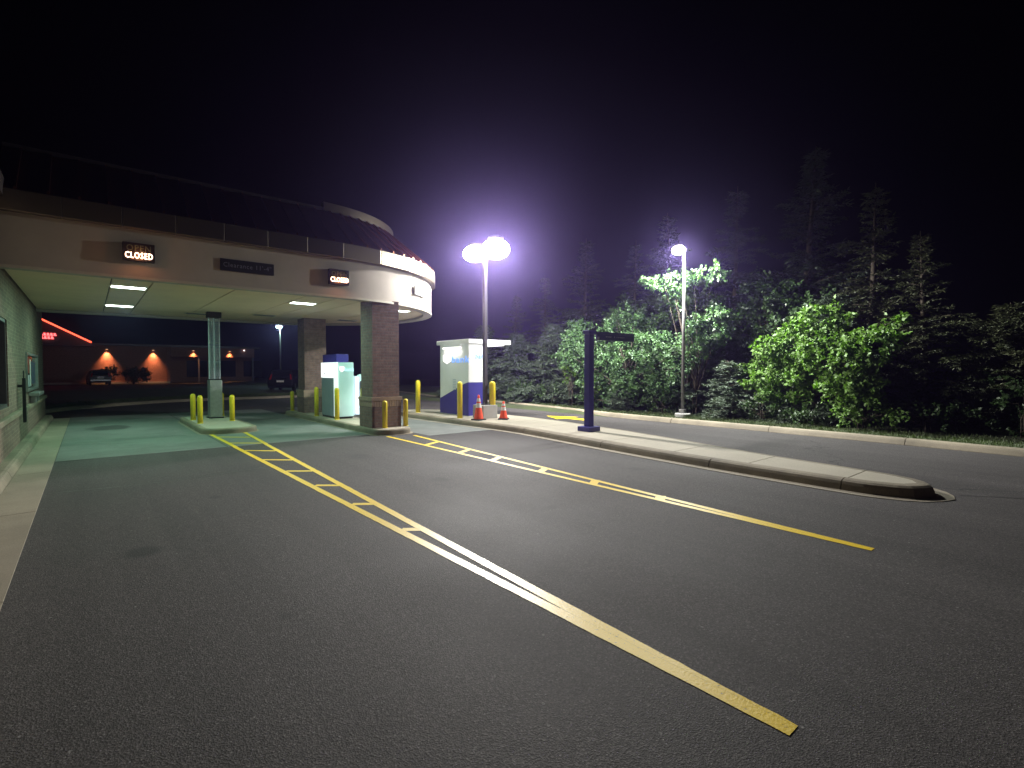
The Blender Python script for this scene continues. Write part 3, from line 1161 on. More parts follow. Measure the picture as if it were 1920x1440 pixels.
# ------------------------------------------------------------------ teller tube station on the small island
t = empty("tube_teller_station", (3.08, 18.4, 0.15))
mb = MB()
mb.box(-0.2, 0.2, -0.25, 0.3, 0.0, 0.03)
mb.build("base_plate", 'black', t)
mb = MB()
mb.box(-0.17, 0.17, -0.22, 0.22, 0.031, 1.20)
b_ = mb.build("cabinet", 'steel', t, bevel=0.012)
mb = MB()
mb.box(-0.13, 0.13, -0.235, -0.221, 0.2, 1.05)
mb.build("door_panel", 'steel', b_, bevel=0.004)
mb = MB()
mb.box(-0.175, 0.175, -0.225, 0.225, 1.201, 1.235)
mb.build("top_collar", 'black', t)
for x in (-0.075, 0.085):
    mb = MB()
    mb.lathe([(0.085, 1.236), (0.085, 3.20)], x, 0, 20, cap=False)
    mb.build("clear_tube", 'clear', t, smooth=True)
    for z in (1.75, 2.35, 2.95):
        mb = MB()
        mb.lathe([(0.086, z), (0.092, z + 0.003), (0.092, z + 0.03), (0.086, z + 0.033)], x, 0, 20, cap=False)
        mb.build("tube_clip", 'clear', t, smooth=True)
mb = MB()
mb.box(-0.20, 0.20, -0.13, 0.13, 3.16, 3.345)
mb.build("ceiling_collar", 'black', t, bevel=0.02)
tag(t, "steel tube teller station with clear tubes rising to the canopy soffit", "teller station")


# ------------------------------------------------------------------ bollards
def bollard(x, y, h, r, label, group, z0=0.15):
    t = empty("bollard", (x, y, z0))
    mb = MB()
    mb.lathe([(r, 0.0), (r, h - r), (r * 0.92, h - r * 0.55), (r * 0.68, h - r * 0.2), (r * 0.35, h - 0.03 * r), (0.004, h)], 0, 0, 20)
    mb.build("sleeve", 'yellow', t, smooth=True)
    mb = MB()
    mb.lathe([(r + 0.012, 0.001), (r + 0.012, 0.006), (r + 0.002, 0.02)], 0, 0, 20, cap=False)
    mb.build("foot_ring", 'yellow', t, smooth=True)
    tag(t, label, "bollard", group)
    return t


ga, gb, gc = "bollards on the teller island", "bollards on the machine island", "bollards on the long island"
bollard(2.42, 17.95, 0.80, 0.070, "yellow bollard on the teller island, leftmost and farther back", ga)
bollard(2.42, 16.7, 0.80, 0.070, "yellow bollard on the teller island, second from left and nearest", ga)
bollard(3.28, 16.95, 0.78, 0.070, "yellow bollard on the teller island, right of the steel tube station", ga)
bollard(3.36, 18.95, 0.78, 0.070, "yellow bollard mostly hidden behind the steel tube station", ga)
bollard(5.93, 12.27, 0.72, 0.066, "short yellow bollard in front of the nearer brick column", gb)
bollard(6.6, 12.4, 0.74, 0.066, "short yellow bollard right of the nearer brick column", gb)
bollard(5.75, 16.9, 0.96, 0.070, "tall yellow bollard at the left back corner of the white machine", gb)
bollard(5.80, 15.25, 0.98, 0.070, "tall yellow bollard at the front corner of the white machine", gb)
bollard(6.50, 14.95, 0.98, 0.070, "yellow bollard between the white machine and the nearer brick column", gb)
bollard(5.82, 19.72, 0.74, 0.070, "short yellow bollard left of the farther brick column", gb)
go = "bollards on the long island"
bollard(9.01, 16.0, 1.15, 0.085, "tall yellow bollard standing alone left of the bank kiosk", go)
bollard(8.98, 13.3, 1.16, 0.085, "tall yellow bollard in front of the bank kiosk", go)
bollard(9.85, 12.75, 1.16, 0.10, "thick yellow bollard right behind the lamp pedestal", go)

# ------------------------------------------------------------------ cones
def cone(x, y, h, r, rz, label):
    t = empty("traffic_cone", (x, y, 0.15), rz)
    mb = MB()
    b = r * 1.25
    mb.prism(pill(-b, b, -b, b, b * 0.3, 4), 0.0, 0.035)
    mb.build("base", 'rubber', t, bevel=0.006)
    prof = lambda z: r * 0.98 - (r * 0.98 - 0.028) * (z - 0.035) / (h - 0.035)
    mb = MB()
    z1 = 0.50 * h
    mb.lathe([(r * 1.06, 0.036), (r, 0.06), (prof(z1), z1), (prof(0.97 * h), 0.97 * h), (0.02, h)], 0, 0, 24)
    c = mb.build("cone_body", 'orange', t, smooth=True)
    for a, b_ in ((0.50, 0.68), (0.74, 0.87)):
        mb = MB()
        mb.lathe([(prof(a * h) + 0.003, a * h), (prof(b_ * h) + 0.003, b_ * h)], 0, 0, 24, cap=False)
        mb.build("reflective_collar", 'collar', t, smooth=True)
    tag(t, label, "cone", "traffic cones by the lamp pedestal")


cone(9.07, 12.42, 0.76, 0.145, 0.3, "larger orange traffic cone left of the lamp pedestal")
cone(9.78, 12.1, 0.56, 0.125, 0.7, "smaller orange traffic cone right of the lamp pedestal")


# ------------------------------------------------------------------ bank kiosk on the long island
KX0, KX1, KY0, KY1 = 9.5, 10.2, 13.56, 15.30
KB = (KX0, KY0, 0.15)
k = empty("bank_kiosk", KB)
mb = MB()
mb.box(KX0, KX1, KY0, KY1, 0.151, 2.53)
pb(mb, "cabinet", 'white', k, KB, bevel=0.012)
mb = MB()
mb.box(KX0 - 0.02, 11.25, KY0 - 0.04, KY1 + 0.2, 2.532, 2.68)
pb(mb, "roof", 'white', k, KB, bevel=0.01)
# indigo lower panels (side with a raked top edge, front level)
mb = MB()
x = KX0 - 0.004
v = [(x, KY1, 0.17), (x, KY0 + 0.004, 0.17), (x, KY0 + 0.004, 1.27), (x, KY0 + 0.22, 1.22), (x, KY1, 0.68)]
mb.add(v + [(x + 0.0035, b, c) for a, b, c in v], [(0, 1, 2, 3, 4), (9, 8, 7, 6, 5)] + [(i, i + 5, (i + 1) % 5 + 5, (i + 1) % 5) for i in range(5)])
pb(mb, "side_panel", 'indigo', k, KB)
mb = MB()
mb.box(KX0 - 0.004, KX1 + 0.003, KY0 - 0.004, KY0 - 0.0005, 0.17, 1.265)
pb(mb, "front_panel", 'indigo', k, KB)
# louvre
lv = empty("louvre", (0, 0, 0), 0, k)
for i in range(7):
    mb = MB()
    z = 1.0 + i * 0.055
    mb.box(KX0 - 0.012, KX0 - 0.0015, 14.28, 14.48, z, z + 0.025)
    o = mb.build("slat", 'light_grey', lv)
    o.matrix_parent_inverse = Matrix.Translation(Vector(KB)).inverted()
# fluorescent strip under the eave on the lane side
mb = MB()
mb.box(KX0 - 0.075, KX0 - 0.001, 13.93, 15.03, 2.44, 2.53)
pb(mb, "strip_light_housing", 'white', k, KB)
mb = MB()
mb.tube([(KX0 - 0.05, 13.95, 2.405), (KX0 - 0.05, 15.01, 2.405)], 0.034, 10)
pb(mb, "strip_light_tube", m_emit("strip_tube", (1.0, 0.97, 0.9), 1.6), k, KB)
lamp("kiosk_strip_light", (KX0 - 0.11, 14.48, 2.36), 4.2, (1.0, 0.96, 0.9), 0.05, None, 'AREA', shape='RECTANGLE', size=0.06, size_y=1.0)
# far-lane canopy light
mb = MB()
mb.box(10.35, 11.1, 13.7, 15.3, 2.50, 2.5305)
pb(mb, "canopy_light", m_emit("kiosk_canopy_lens", (1.0, 1.0, 1.0), 1.6), k, KB)
lamp("kiosk_canopy_light", (10.72, 14.5, 2.48), 14, (0.95, 0.98, 1.0), 0.1, None, 'AREA', shape='RECTANGLE', size=0.7, size_y=1.5)
mb = MB()
mb.box(KX1, KX1 + 0.04, 13.85, 14.95, 0.75, 2.0)
pb(mb, "machine_fascia", 'grey_panel', k, KB, bevel=0.01)


def logo(parent, loc, rot, s, txtmat, shieldmat='shield', name="logo", wide=1.0):
    """shield with the word bank to its right; s = shield width"""
    e = empty(name, loc, 0, parent)
    e.rotation_euler = rot
    e.scale = (wide, 1, 1)
    pts = [(-0.5, 0.55), (0.5, 0.55), (0.5, -0.25), (0.0, -0.68), (-0.5, -0.25)]
    mb = MB()
    n = len(pts)
    mb.add([(x * s, y * s, 0.002) for x, y in pts] + [(x * s, y * s, 0.012) for x, y in pts],
           [tuple(range(n - 1, -1, -1)), tuple(range(n, 2 * n))] + [(i, (i + 1) % n, n + (i + 1) % n, n + i) for i in range(n)])
    mb.build("shield", shieldmat, e)
    mb = MB()
    mb.box(-0.38 * s, 0.38 * s, 0.34 * s, 0.42 * s, 0.0125, 0.015)
    mb.build("shield_bar", 'collar', e)
    text_mesh("lettering", "bank", s * 1.25, txtmat, e, (0.56 * s, -0.12 * s, 0.006), (0, 0, 0), 0.006, align='LEFT', sx=0.80)
    return e


def rel(p, b):
    return (p[0] - b[0], p[1] - b[1], p[2] - b[2])


logo(k, rel((KX0 - 0.001, 14.84, 2.04), KB), FACE_W, 0.25, 'bank_blue', wide=2.0)
logo(k, rel((KX0 + 0.14, KY0 - 0.001, 2.14), KB), FACE_S, 0.185, 'bank_blue', wide=1.2)
tag(k, "white and indigo bank kiosk with shield logo, beside the bright lamp pole", "kiosk")

# ------------------------------------------------------------------ teller machine on the machine island
AB = (5.87, 15.45, 0.15)
a = empty("teller_machine", AB)
AX0, AX1, AY0, AY1 = 5.87, 6.42, 15.45, 16.80
mb = MB()
mb.box(AX0 + 0.03, AX1 - 0.03, AY0 + 0.03, AY1 - 0.03, 0.151, 0.21)
pb(mb, "plinth", 'black', a, AB)
mb = MB()
mb.box(AX0 + 0.06, AX1, AY0, AY1, 0.211, 1.905)
pb(mb, "cabinet", m_emit("cabinet_added_glow", (0.55, 0.82, 0.82), 0.26), a, AB, bevel=0.012)  # emission added to brighten the cabinet body
mb = MB()
mb.box(AX0, AX0 + 0.058, AY0, AY0 + 0.24, 0.211, 1.905)
pb(mb, "corner_post", m_emit("lit_edge", (0.95, 1.0, 1.0), 0.7), a, AB, bevel=0.008)
mb = MB()
mb.box(AX0, AX0 + 0.058, AY0 + 0.243, AY1, 1.42, 1.905)
hd = pb(mb, "lit_header", 'white_lit', a, AB, bevel=0.008)
for (y0, y1, z0, z1) in ((16.3, 16.6, 1.76, 1.775), (16.42, 16.52, 1.54, 1.575), (15.9, 15.93, 1.62, 1.68), (15.98, 16.02, 1.68, 1.70)):
    mb = MB()
    mb.box(AX0 - 0.002, AX0 - 0.0005, y0, y1, z0, z1)
    o = mb.build("header_print", 'grey_panel', hd)
mb = MB()
mb.box(AX0 + 0.02, AX0 + 0.058, AY0 + 0.243, AY1 - 0.002, 0.211, 1.417)
pb(mb, "side_panel", 'grey_panel', a, AB)
logo(a, rel((AX0 + 0.17, AY0 - 0.001, 1.70), AB), FACE_S, 0.145, 'bank_cyan')
mb = MB()
mb.box(6.0, 6.40, 15.80, 17.0, 1.906, 2.17)
pb(mb, "topper", 'indigo', a, AB, bevel=0.01)
# customer console on the far lane side; panel and edge glow to look brighter
mb = MB()
mb.prism([(AX1 + 0.003, 15.75), (6.72, 15.80), (6.84, 15.95), (6.88, 16.2), (6.88, 16.6), (AX1 + 0.003, 16.6)], 0.21, 1.47)
cn = pb(mb, "customer_console", m_emit("console_added_glow", (0.55, 0.68, 0.80), 0.3), a, AB, bevel=0.01)
mb = MB()
mb.box(6.62, 6.70, 15.735, 15.783, 0.25, 1.44)
o = mb.build("lit_edge", m_emit("console_edge", (0.9, 0.96, 1.0), 1.2), cn)
mb = MB()
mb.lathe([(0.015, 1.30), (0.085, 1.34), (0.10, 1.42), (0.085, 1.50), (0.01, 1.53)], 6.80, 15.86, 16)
o = mb.build("mirror", m_emit("painted_glint", (0.6, 0.95, 0.9), 0.5), cn, smooth=True)  # glint painted as emission on the mirror
lamp("machine_header_glow", (AX0 - 0.12, 16.2, 1.66), 4, (0.9, 1.0, 1.0), 0.1, None, 'AREA', shape='RECTANGLE', size=0.4, size_y=1.0).rotation_euler = (0, R(90), 0)
tag(a, "white lit teller machine with indigo topper between the two brick columns", "teller machine")


# ------------------------------------------------------------------ lamp posts
def head(parent, base, p, d, s=1.0, name="lamp_head"):
    """wrap-around refractor head: housing cap on an arm plus a glowing lens; d = unit xy direction of the arm"""
    hx, hy, hz = p
    mb = MB()
    mb.tube([(hx - d[0] * 0.5 * s, hy - d[1] * 0.5 * s, hz + 0.10), (hx - d[0] * 0.2 * s, hy - d[1] * 0.2 * s, hz + 0.14)], 0.035, 8)
    mb.lathe([(0.10 * s, hz + 0.10 * s), (0.17 * s, hz + 0.12 * s), (0.17 * s, hz + 0.17 * s), (0.05 * s, hz + 0.20 * s)], hx, hy, 16)
    h = pb(mb, name, 'bronze', parent, base, smooth=False)
    mb = MB()
    prof = []
    for i in range(9):
        q = math.pi * i / 8
        prof.append((max(0.003, 0.30 * s * math.sin(q) ** 0.8), hz - 0.08 * s - 0.20 * s * math.cos(q)))
    mb.lathe(prof, hx, hy, 20)
    o = mb.build("refractor", 'lens', h, smooth=True)


LP = (9.66, 12.88)
PB = (LP[0], LP[1], 0.15)
lp = empty("lamp_post", PB)
mb = MB()
mb.lathe([(0.29, 0.151), (0.29, 0.55), (0.275, 0.565)], LP[0], LP[1], 4)
q = math.pi / 4
mb = MB()
mb.box(LP[0] - 0.28, LP[0] + 0.28, LP[1] - 0.28, LP[1] + 0.28, 0.151, 0.565)
pb(mb, "pedestal", 'pedestal', lp, PB, bevel=0.015)
mb = MB()
mb.box(LP[0] - 0.15, LP[0] + 0.15, LP[1] - 0.15, LP[1] + 0.15, 0.566, 0.59)
bp = pb(mb, "base_plate", 'bronze', lp, PB)
for sx in (-0.115, 0.115):
    for sy in (-0.115, 0.115):
        mb = MB()
        mb.lathe([(0.02, 0.591), (0.02, 0.625), (0.01, 0.63), (0.01, 0.66)], LP[0] + sx, LP[1] + sy, 8)
        o = mb.build("anchor_bolt", 'galv', bp)
mb = MB()
mb.box(LP[0] - 0.058, LP[0] + 0.058, LP[1] - 0.058, LP[1] + 0.058, 0.591, 5.62)
pb(mb, "pole", 'bronze', lp, PB, bevel=0.01)
H1 = (LP[0] + 0.04, LP[1] - 0.50, 5.50)
H2 = (LP[0] - 0.04, LP[1] + 0.50, 5.50)
head(lp, PB, H1, (0.08, -0.99), 1.45)  # both heads enlarged to the size of their bloom
head(lp, PB, H2, (-0.08, 0.99), 1.25)
tag(lp, "twin-headed lamp post on a square concrete pedestal, brightest light in view", "lamp post")
COOL = (1.0, 0.97, 0.93)
l1 = lamp("lamp_near_head", (H1[0], H1[1], H1[2] - 0.10), 3500, COOL, 0.16)
photometry(l1, 0.75, [((-0.55, -0.82, -0.15), 3.0, 0.80), ((0, 0, -1), 2.0, -0.60), ((0.66, -0.66, -0.34), 8.0, 0.5), ((-0.9, 0.42, -0.1), 4.0, -0.45)], (-0.30, 0.07, 0.11))
l2 = lamp("lamp_far_head", (H2[0], H2[1], H2[2] - 0.10), 2700, COOL, 0.16)
photometry(l2, 0.8, [((0, 0, -1), 2.0, -0.70), ((0.74, 0.54, -0.42), 6.0, 3.0)], (-0.30, 0.07, 0.11))

L2 = (15.05, 9.2)
QB = (L2[0], L2[1], 0.09)
lp = empty("lamp_post", QB)
mb = MB()
mb.lathe([(0.25, 0.09), (0.25, 0.22), (0.235, 0.235)], L2[0], L2[1], 20)
pb(mb, "footing", 'pedestal', lp, QB)
mb = MB()
mb.box(L2[0] - 0.09, L2[0] + 0.09, L2[1] - 0.09, L2[1] + 0.09, 0.236, 0.37)
pb(mb, "base_cover", 'galv', lp, QB, bevel=0.01)
mb = MB()
mb.lathe([(0.055, 0.371), (0.046, 5.60)], L2[0], L2[1], 14)
pb(mb, "pole", 'galv', lp, QB, smooth=True)
H3 = (L2[0] - 0.30, L2[1] + 0.02, 5.60)
head(lp, QB, H3, (-1, 0), 0.72)
tag(lp, "slender grey lamp post standing in front of the trees by the far kerb", "lamp post")
l3 = lamp("lamp_tree_head", (H3[0], H3[1], H3[2] - 0.06), 2000, (0.97, 1.0, 0.95), 0.12)
photometry(l3, 0.55, [((0.3, -0.75, -0.55), 3.0, 3.0), ((0.05, 0.78, -0.58), 3.0, 3.4), ((-0.8, -0.5, -0.3), 2.0, 0.1), ((1, 0.1, 0.1), 2.0, -0.5), ((-0.95, 0.28, -0.12), 14.0, 0.8)], (-0.3, 0.05, 0.05))

# ------------------------------------------------------------------ indigo wayfinding post
SB = (9.56, 8.44, 0.15)
s = empty("wayfinding_post", SB)
mb = MB()
mb.box(-0.20, 0.20, -0.20, 0.20, 0.001, 0.115)
mb.build("base", 'indigo', s, bevel=0.008)
mb = MB()
mb.box(-0.085, 0.085, -0.085, 0.085, 0.116, 2.405)
mb.build("post", 'indigo', s, bevel=0.006)
mb = MB()
mb.box(-0.11, 0.135, -0.11, 0.11, 2.406, 2.50)
mb.build("cap", 'indigo', s, bevel=0.006)
mb = MB()
mb.box(0.137, 1.78, -0.035, 0.035, 2.435, 2.49)
mb.build("arm", 'indigo_dark', s)
mb = MB()
mb.box(0.28, 1.78, -0.03, 0.03, 2.275, 2.433)
pl = mb.build("sign_plate", 'indigo_dark', s, bevel=0.003)
mb = MB()
mb.box(0.285, 0.34, -0.033, -0.0305, 2.285, 2.355)
mb.build("corner_mark", 'text_pale', pl)
# small worn lettering: two short words and an ampersand
xx = 0.60
for wl in (5, 0, 7):
    if wl == 0:
        text_mesh("ampersand", "&", 0.075, 'text_grey', pl, (xx + 0.05, -0.0315, 2.372), FACE_S, 0.001)
        xx += 0.13
        continue
    mb = MB()
    for i in range(wl):
        hgt = random.choice((0.032, 0.036, 0.045))
        mb.box(xx, xx + 0.016, -0.0325, -0.0305, 2.352, 2.352 + hgt)
        mb.box(xx + 0.017, xx + 0.034, -0.0325, -0.0305, 2.352 + random.choice((0, 0.016, 0.026)), 2.352 + 0.03)
        xx += 0.05
    mb.build("lettering", 'text_grey', pl)["kind"] = "stuff"
    xx += 0.05
tag(s, "square indigo post with a flag-mounted sign plate on the long island", "sign post")


# ------------------------------------------------------------------ vegetation
def np_mesh(name, verts, quads, mat, parent=None, smooth=False):
    me = bpy.data.meshes.new(name)
    nv, nq = len(verts), len(quads)
    me.vertices.add(nv)
    me.vertices.foreach_set("co", np.asarray(verts, np.float32).ravel())
    me.loops.add(nq * 4)
    me.loops.foreach_set("vertex_index", np.asarray(quads, np.int32).ravel())
    me.polygons.add(nq)
    me.polygons.foreach_set("loop_start", np.arange(0, nq * 4, 4, dtype=np.int32))
    me.polygons.foreach_set("loop_total", np.full(nq, 4, np.int32))
    me.update()
    me.validate()
    me.materials.append(M[mat])
    o = bpy.data.objects.new(name, me)
    col.objects.link(o)
    if parent is not None:
        o.parent = parent
    return o


def unit(v):
    return v / (np.linalg.norm(v, axis=-1, keepdims=True) + 1e-9)


def leaf_quads(c, d, nrm, ln, wd, fold=0.25):
    """diamond leaves: base, side, tip, side; c base point, d direction, nrm rough normal"""
    d = unit(d)
    s = unit(np.cross(d, nrm))
    n = np.cross(s, d)
    ln = ln[:, None]
    wd = wd[:, None]
    mid = c + d * ln * 0.45
    a = c
    b = mid + s * wd * 0.5 + n * wd * fold
    t = c + d * ln - n * ln * 0.12
    e = mid - s * wd * 0.5 + n * wd * fold
    v = np.stack([a, b, t, e], 1).reshape(-1, 3)
    q = np.arange(len(c) * 4).reshape(-1, 4)
    return v, q


def leafy_crown(clumps, n_per, leaf, spread=1.0, droop=0.2, g=rng):
    """clumps: array of x,y,z,r ; leaves scattered on little twigs inside each clump"""
    C = []
    for (x, y, z, r) in clumps:
        k = max(6, int(n_per * (r / 0.3) ** 2))
        tw = max(3, k // 7)
        td = unit(g.normal(0, 1, (tw, 3)) + np.array([0, 0, 0.25]))
        tl = r * g.uniform(0.45, 1.25, (tw, 1))
        for i in range(7):
            f = (i + 1) / 7.0
            p = np.array([x, y, z]) + td * tl * f + g.normal(0, 0.02, (tw, 3))
            dd_ = unit(td * 0.5 + g.normal(0, 0.8, (tw, 3)) + np.array([0, 0, -droop]))
            C.append(np.hstack([p, dd_]))
    C = np.vstack(C)
    p, d = C[:, :3], C[:, 3:]
    nrm = unit(g.normal(0, 0.6, p.shape) + np.array([-0.55, -0.1, 0.65]))
    sz = leaf * g.uniform(0.6, 1.3, len(p))
    return leaf_quads(p, d, nrm, sz, sz * 0.62)


def branch_to(mb, base, tips, r0):
    """limbs from points on a trunk out to clump centres"""
    for t in tips:
        b = Vector(base)
        e = Vector(t[:3])
        h = min(0.75, max(0.12, (e.z - b.z) * 0.45))
        st = b + Vector((0, 0, h))
        mid = st.lerp(e, 0.5) + Vector((random.uniform(-.15, .15), random.uniform(-.15, .15), random.uniform(0.05, .25)))
        mb.tube([b, st, mid, e], [r0, r0 * 0.7, r0 * 0.4, r0 * 0.12], 5)


def clump_cloud(boxes, n, rr, g=rng):
    """clump centres inside ellipsoids (cx,cy,cz,rx,ry,rz), pushed to the shell so that the inside stays open"""
    out = []
    w = np.array([b[3] * b[4] * b[5] for b in boxes])
    w = w ** 0.8 / (w ** 0.8).sum()
    for i in range(n):
        b = boxes[g.choice(len(boxes), p=w)]
        d = unit(g.normal(0, 1, 3))
        rad = g.uniform(0.25, 1.0) ** 0.45
        out.append((b[0] + d[0] * b[3] * rad, b[1] + d[1] * b[4] * rad, b[2] + d[2] * b[5] * rad, g.uniform(*rr)))
        if i % 5 == 0:                     # a spray that reaches past the crown's outline
            d[2] = abs(d[2]) * 0.7
            for q_ in (1.05, 1.2, 1.34):
                out.append((b[0] + d[0] * b[3] * q_, b[1] + d[1] * b[4] * q_, b[2] + d[2] * b[5] * q_ - 0.04, rr[0] * (1.55 - q_ * 0.6)))
    return np.array(out)


def broadleaf(name, base, boxes, n, rr, n_per, leaf, mat, label, trunk_r=0.06, cat="tree", group=None, limbs=26):
    t = empty(name, base)
    cl = clump_cloud(boxes, n, rr)
    cl[:, 2] = np.maximum(cl[:, 2], base[2] + 0.12)
    v, q = leafy_crown(cl, n_per, leaf)
    v = v - np.array(base)
    v[:, 2] = np.maximum(v[:, 2], 0.02)
    np_mesh("crown", v, q, mat, t)
    mb = MB()
    idx = rng.choice(len(cl), min(limbs, len(cl)), replace=False)
    stems = 3
    for s_ in range(stems):
        sub = idx[s_::stems]
        bx = (random.uniform(-.12, .12), random.uniform(-.12, .12), -0.05)
        branch_to(mb, bx, [cl[i][:3] - np.array(base) for i in sub], trunk_r)
    mb.build("trunk", 'bark', t, smooth=True)
    tag(t, label, cat, group)
    return t


def spruce_mesh(seed, H, Rr, nb, detail=1.0, z_low=0.15, droop=0.25, needle=0.085):
    """returns (wood MB, needle verts, quads): whorled, drooping fronds with side twigs"""
    g = np.random.default_rng(seed)
    mb = MB()
    lean = g.normal(0, 0.02, 2)
    mb.tube([(0, 0, -0.05), (lean[0] * H * .5, lean[1] * H * .5, H * 0.5), (lean[0] * H, lean[1] * H, H)], [0.03 + 0.018 * H, 0.02 + 0.009 * H, 0.01], 8)
    P, D, NR, LN, WD = [], [], [], [], []
    for i in range(nb):
        f = (i + g.uniform(0, 1)) / nb
        f = f ** 1.15
        z0 = z_low + f * (H - z_low) * 0.97
        L = Rr * (1 - f) ** 0.82 * g.uniform(0.5, 1.22) * (0.85 + 0.3 * math.sin(f * 23 + seed)) + 0.12
        if H > 6 and g.uniform() < 0.16:
            continue
        az = i * 2.399 + g.normal(0, 0.3)
        u = np.array([math.cos(az), math.sin(az), 0])
        side = np.array([-math.sin(az), math.cos(az), 0])
        up0 = 0.15 + 0.55 * f
        m = max(4, int(L / 0.11 * detail))
        ts = (np.arange(m) + 0.6) / m
        # frond axis: rises a little, then droops, tip lifts
        zc = lambda t: z0 + L * (up0 * t - (droop + 0.25) * t ** 2 + 0.16 * t ** 3)
        ax = lambda t: np.stack([u[0] * L * t + lean[0] * z0, u[1] * L * t + lean[1] * z0, zc(t)], -1)
        pts = ax(np.linspace(0, 1, 5))
        mb.tube([tuple(p) for p in pts], [0.012 + 0.012 * L, 0.01 + 0.009 * L, 0.008 + .005 * L, 0.006, 0.003], 4)
        for sgn in (-1, 1, 0):
            if sgn == 0:
                tp = ax(ts)
                tl = np.full(m, needle * 1.4)
                td = np.tile(u + np.array([0, 0, 0.2]), (m, 1)) + g.normal(0, 0.25, (m, 3))
            else:
                tp = ax(ts)
                tl = (0.10 + 0.34 * L * 0.5 * np.sin(np.pi * np.clip(ts * 0.95 + 0.05, 0, 1)) ** 0.7) * g.uniform(0.6, 1.25, m)
                td = side * sgn * 0.85 + u * 0.65 + np.array([0, 0, -0.18]) + g.normal(0, 0.14, (m, 3))
            td = unit(td)
            k = max(2, int(np.mean(tl) / 0.055 * detail))
            for j in range(k):
                s_ = (j + 0.5) / k
                base = tp + td * (tl * s_)[:, None]
                base[:, 2] -= 0.10 * (tl * s_ ** 2)
                for w in (-1, 1):
                    sd = np.cross(td, np.array([0, 0, 1.0]))
                    dd_ = td * 0.8 + sd * w * 0.55 + g.normal(0, 0.22, td.shape) + np.array([0, 0, 0.05])
                    P.append(base)
                    D.append(dd_)
                    NR.append(unit(np.array([0, 0, 1.0]) + g.normal(0, 0.5, td.shape)))
                    LN.append(needle * g.uniform(0.7, 1.4, m))
                    WD.append(np.full(m, needle * 0.34))
    P, D, NR = np.vstack(P), np.vstack(D), np.vstack(NR)
    LN, WD = np.concatenate(LN), np.concatenate(WD)
    v, q = leaf_quads(P, D, NR, LN, WD, 0.15)
    v[:, 2] = np.maximum(v[:, 2], 0.02)
    return mb, v, q


SPR = {}


def spruce(kind, x, y, s, rz, label, group, mat='spruce', z0=0.08, sz=1.0):
    t = empty("spruce_tree", (x, y, z0), rz)
    t.scale = (s, s, s * sz)
    key = (kind, mat)
    if key not in SPR:
        p = dict(tall=dict(seed=3, H=8.0, Rr=2.5, nb=170, detail=0.9, needle=0.13), tall2=dict(seed=9, H=8.0, Rr=2.2, nb=150, detail=0.9, needle=0.13, droop=0.4),
                 low=dict(seed=5, H=4.2, Rr=2.3, nb=210, detail=1.3, needle=0.12), low2=dict(seed=15, H=3.6, Rr=2.1, nb=190, detail=1.3, needle=0.12, droop=0.35),
                 sapling=dict(seed=21, H=2.0, Rr=1.25, nb=80, detail=1.2, needle=0.085))[kind]
        mbw, v, q = spruce_mesh(**p)
        cr = np_mesh("crown", v, q, mat, t)
        tr = mbw.build("trunk", 'bark', t, smooth=True)
        SPR[key] = (cr.data, tr.data)
    else:
        for nm, me in zip(("crown", "trunk"), SPR[key]):
            o = bpy.data.objects.new(nm, me)
            col.objects.link(o)
            o.parent = t
    tag(t, label, "tree", group)


gs = "spruces behind the far kerb"
spruce('low', 17.6, 23.6, 1.0, 0.3, "low bushy spruce just right of the bank kiosk roof, farthest back of the lit spruces", gs)
spruce('low2', 17.3, 20.4, 0.98, 1.1, "low bushy spruce behind the small cone and thick bollard", gs)
spruce('low', 17.3, 17.7, 0.92, 2.2, "low bushy spruce left of the indigo sign post", gs)
spruce('low2', 17.2, 15.2, 0.85, 2.9, "low spruce directly behind the indigo sign post", gs)
spruce('low2', 17.6, 12.6, 0.75, 0.5, "low dark spruce under the broadleaf tree, left of the slender lamp post", gs)
spruce('sapling', 15.8, 12.3, 0.62, 0.5, "knee-high spruce sprouting at the kerb left of the slender lamp post", gs)
spruce('sapling', 16.2, 8.2, 0.95, 0.9, "small spruce at the foot of the slender lamp post, on its right", gs)
spruce('low2', 17.9, 9.3, 0.95, 1.9, "spruce behind the slender lamp post, beside the bright green shrub", gs)
spruce('low', 18.0, 5.9, 0.95, 0.9, "spruce half hidden behind the bright green shrub", gs)
spruce('tall', 22.5, 27.0, 0.85, 0.0, "dim spruce in the lamp glow, leftmost of the tall row", gs, 'spruce_dimmed')
spruce('tall2', 21.5, 22.5, 0.92, 0.7, "dim tall spruce second from left in the row behind", gs, 'spruce_dimmed')
spruce('tall', 20.6, 18.6, 1.10, 1.4, "dim tall spruce with a pointed top seen left above the sign post", gs, 'spruce_dimmed')
spruce('tall2', 20.4, 15.2, 0.98, 2.0, "dim tall spruce straight above the sign plate", gs, 'spruce_dimmed')
spruce('tall', 20.2, 12.6, 1.08, 2.6, "dark tall spruce close left of the slender lamp post top", gs, 'spruce_dimmed')
spruce('tall2', 20.0, 10.0, 1.12, 3.1, "dark tall spruce close right of the slender lamp post top", gs, 'spruce_dimmed')
spruce('tall', 20.4, 7.7, 1.24, 0.4, "tallest spruce, a dark peak high above the bright green shrub", gs, 'spruce_dimmed')
spruce('tall2', 19.6, 5.2, 0.95, 1.0, "dark spruce right behind the bright green shrub's top", gs, 'spruce_warm')
spruce('tall', 19.0, 3.6, 0.72, 1.8, "dark pine with pale layered boughs right of the bright green shrub", gs, 'spruce_warm')
spruce('low2', 19.2, 1.9, 0.95, 2.7, "barely lit evergreen at the right edge", gs, 'spruce_warm')

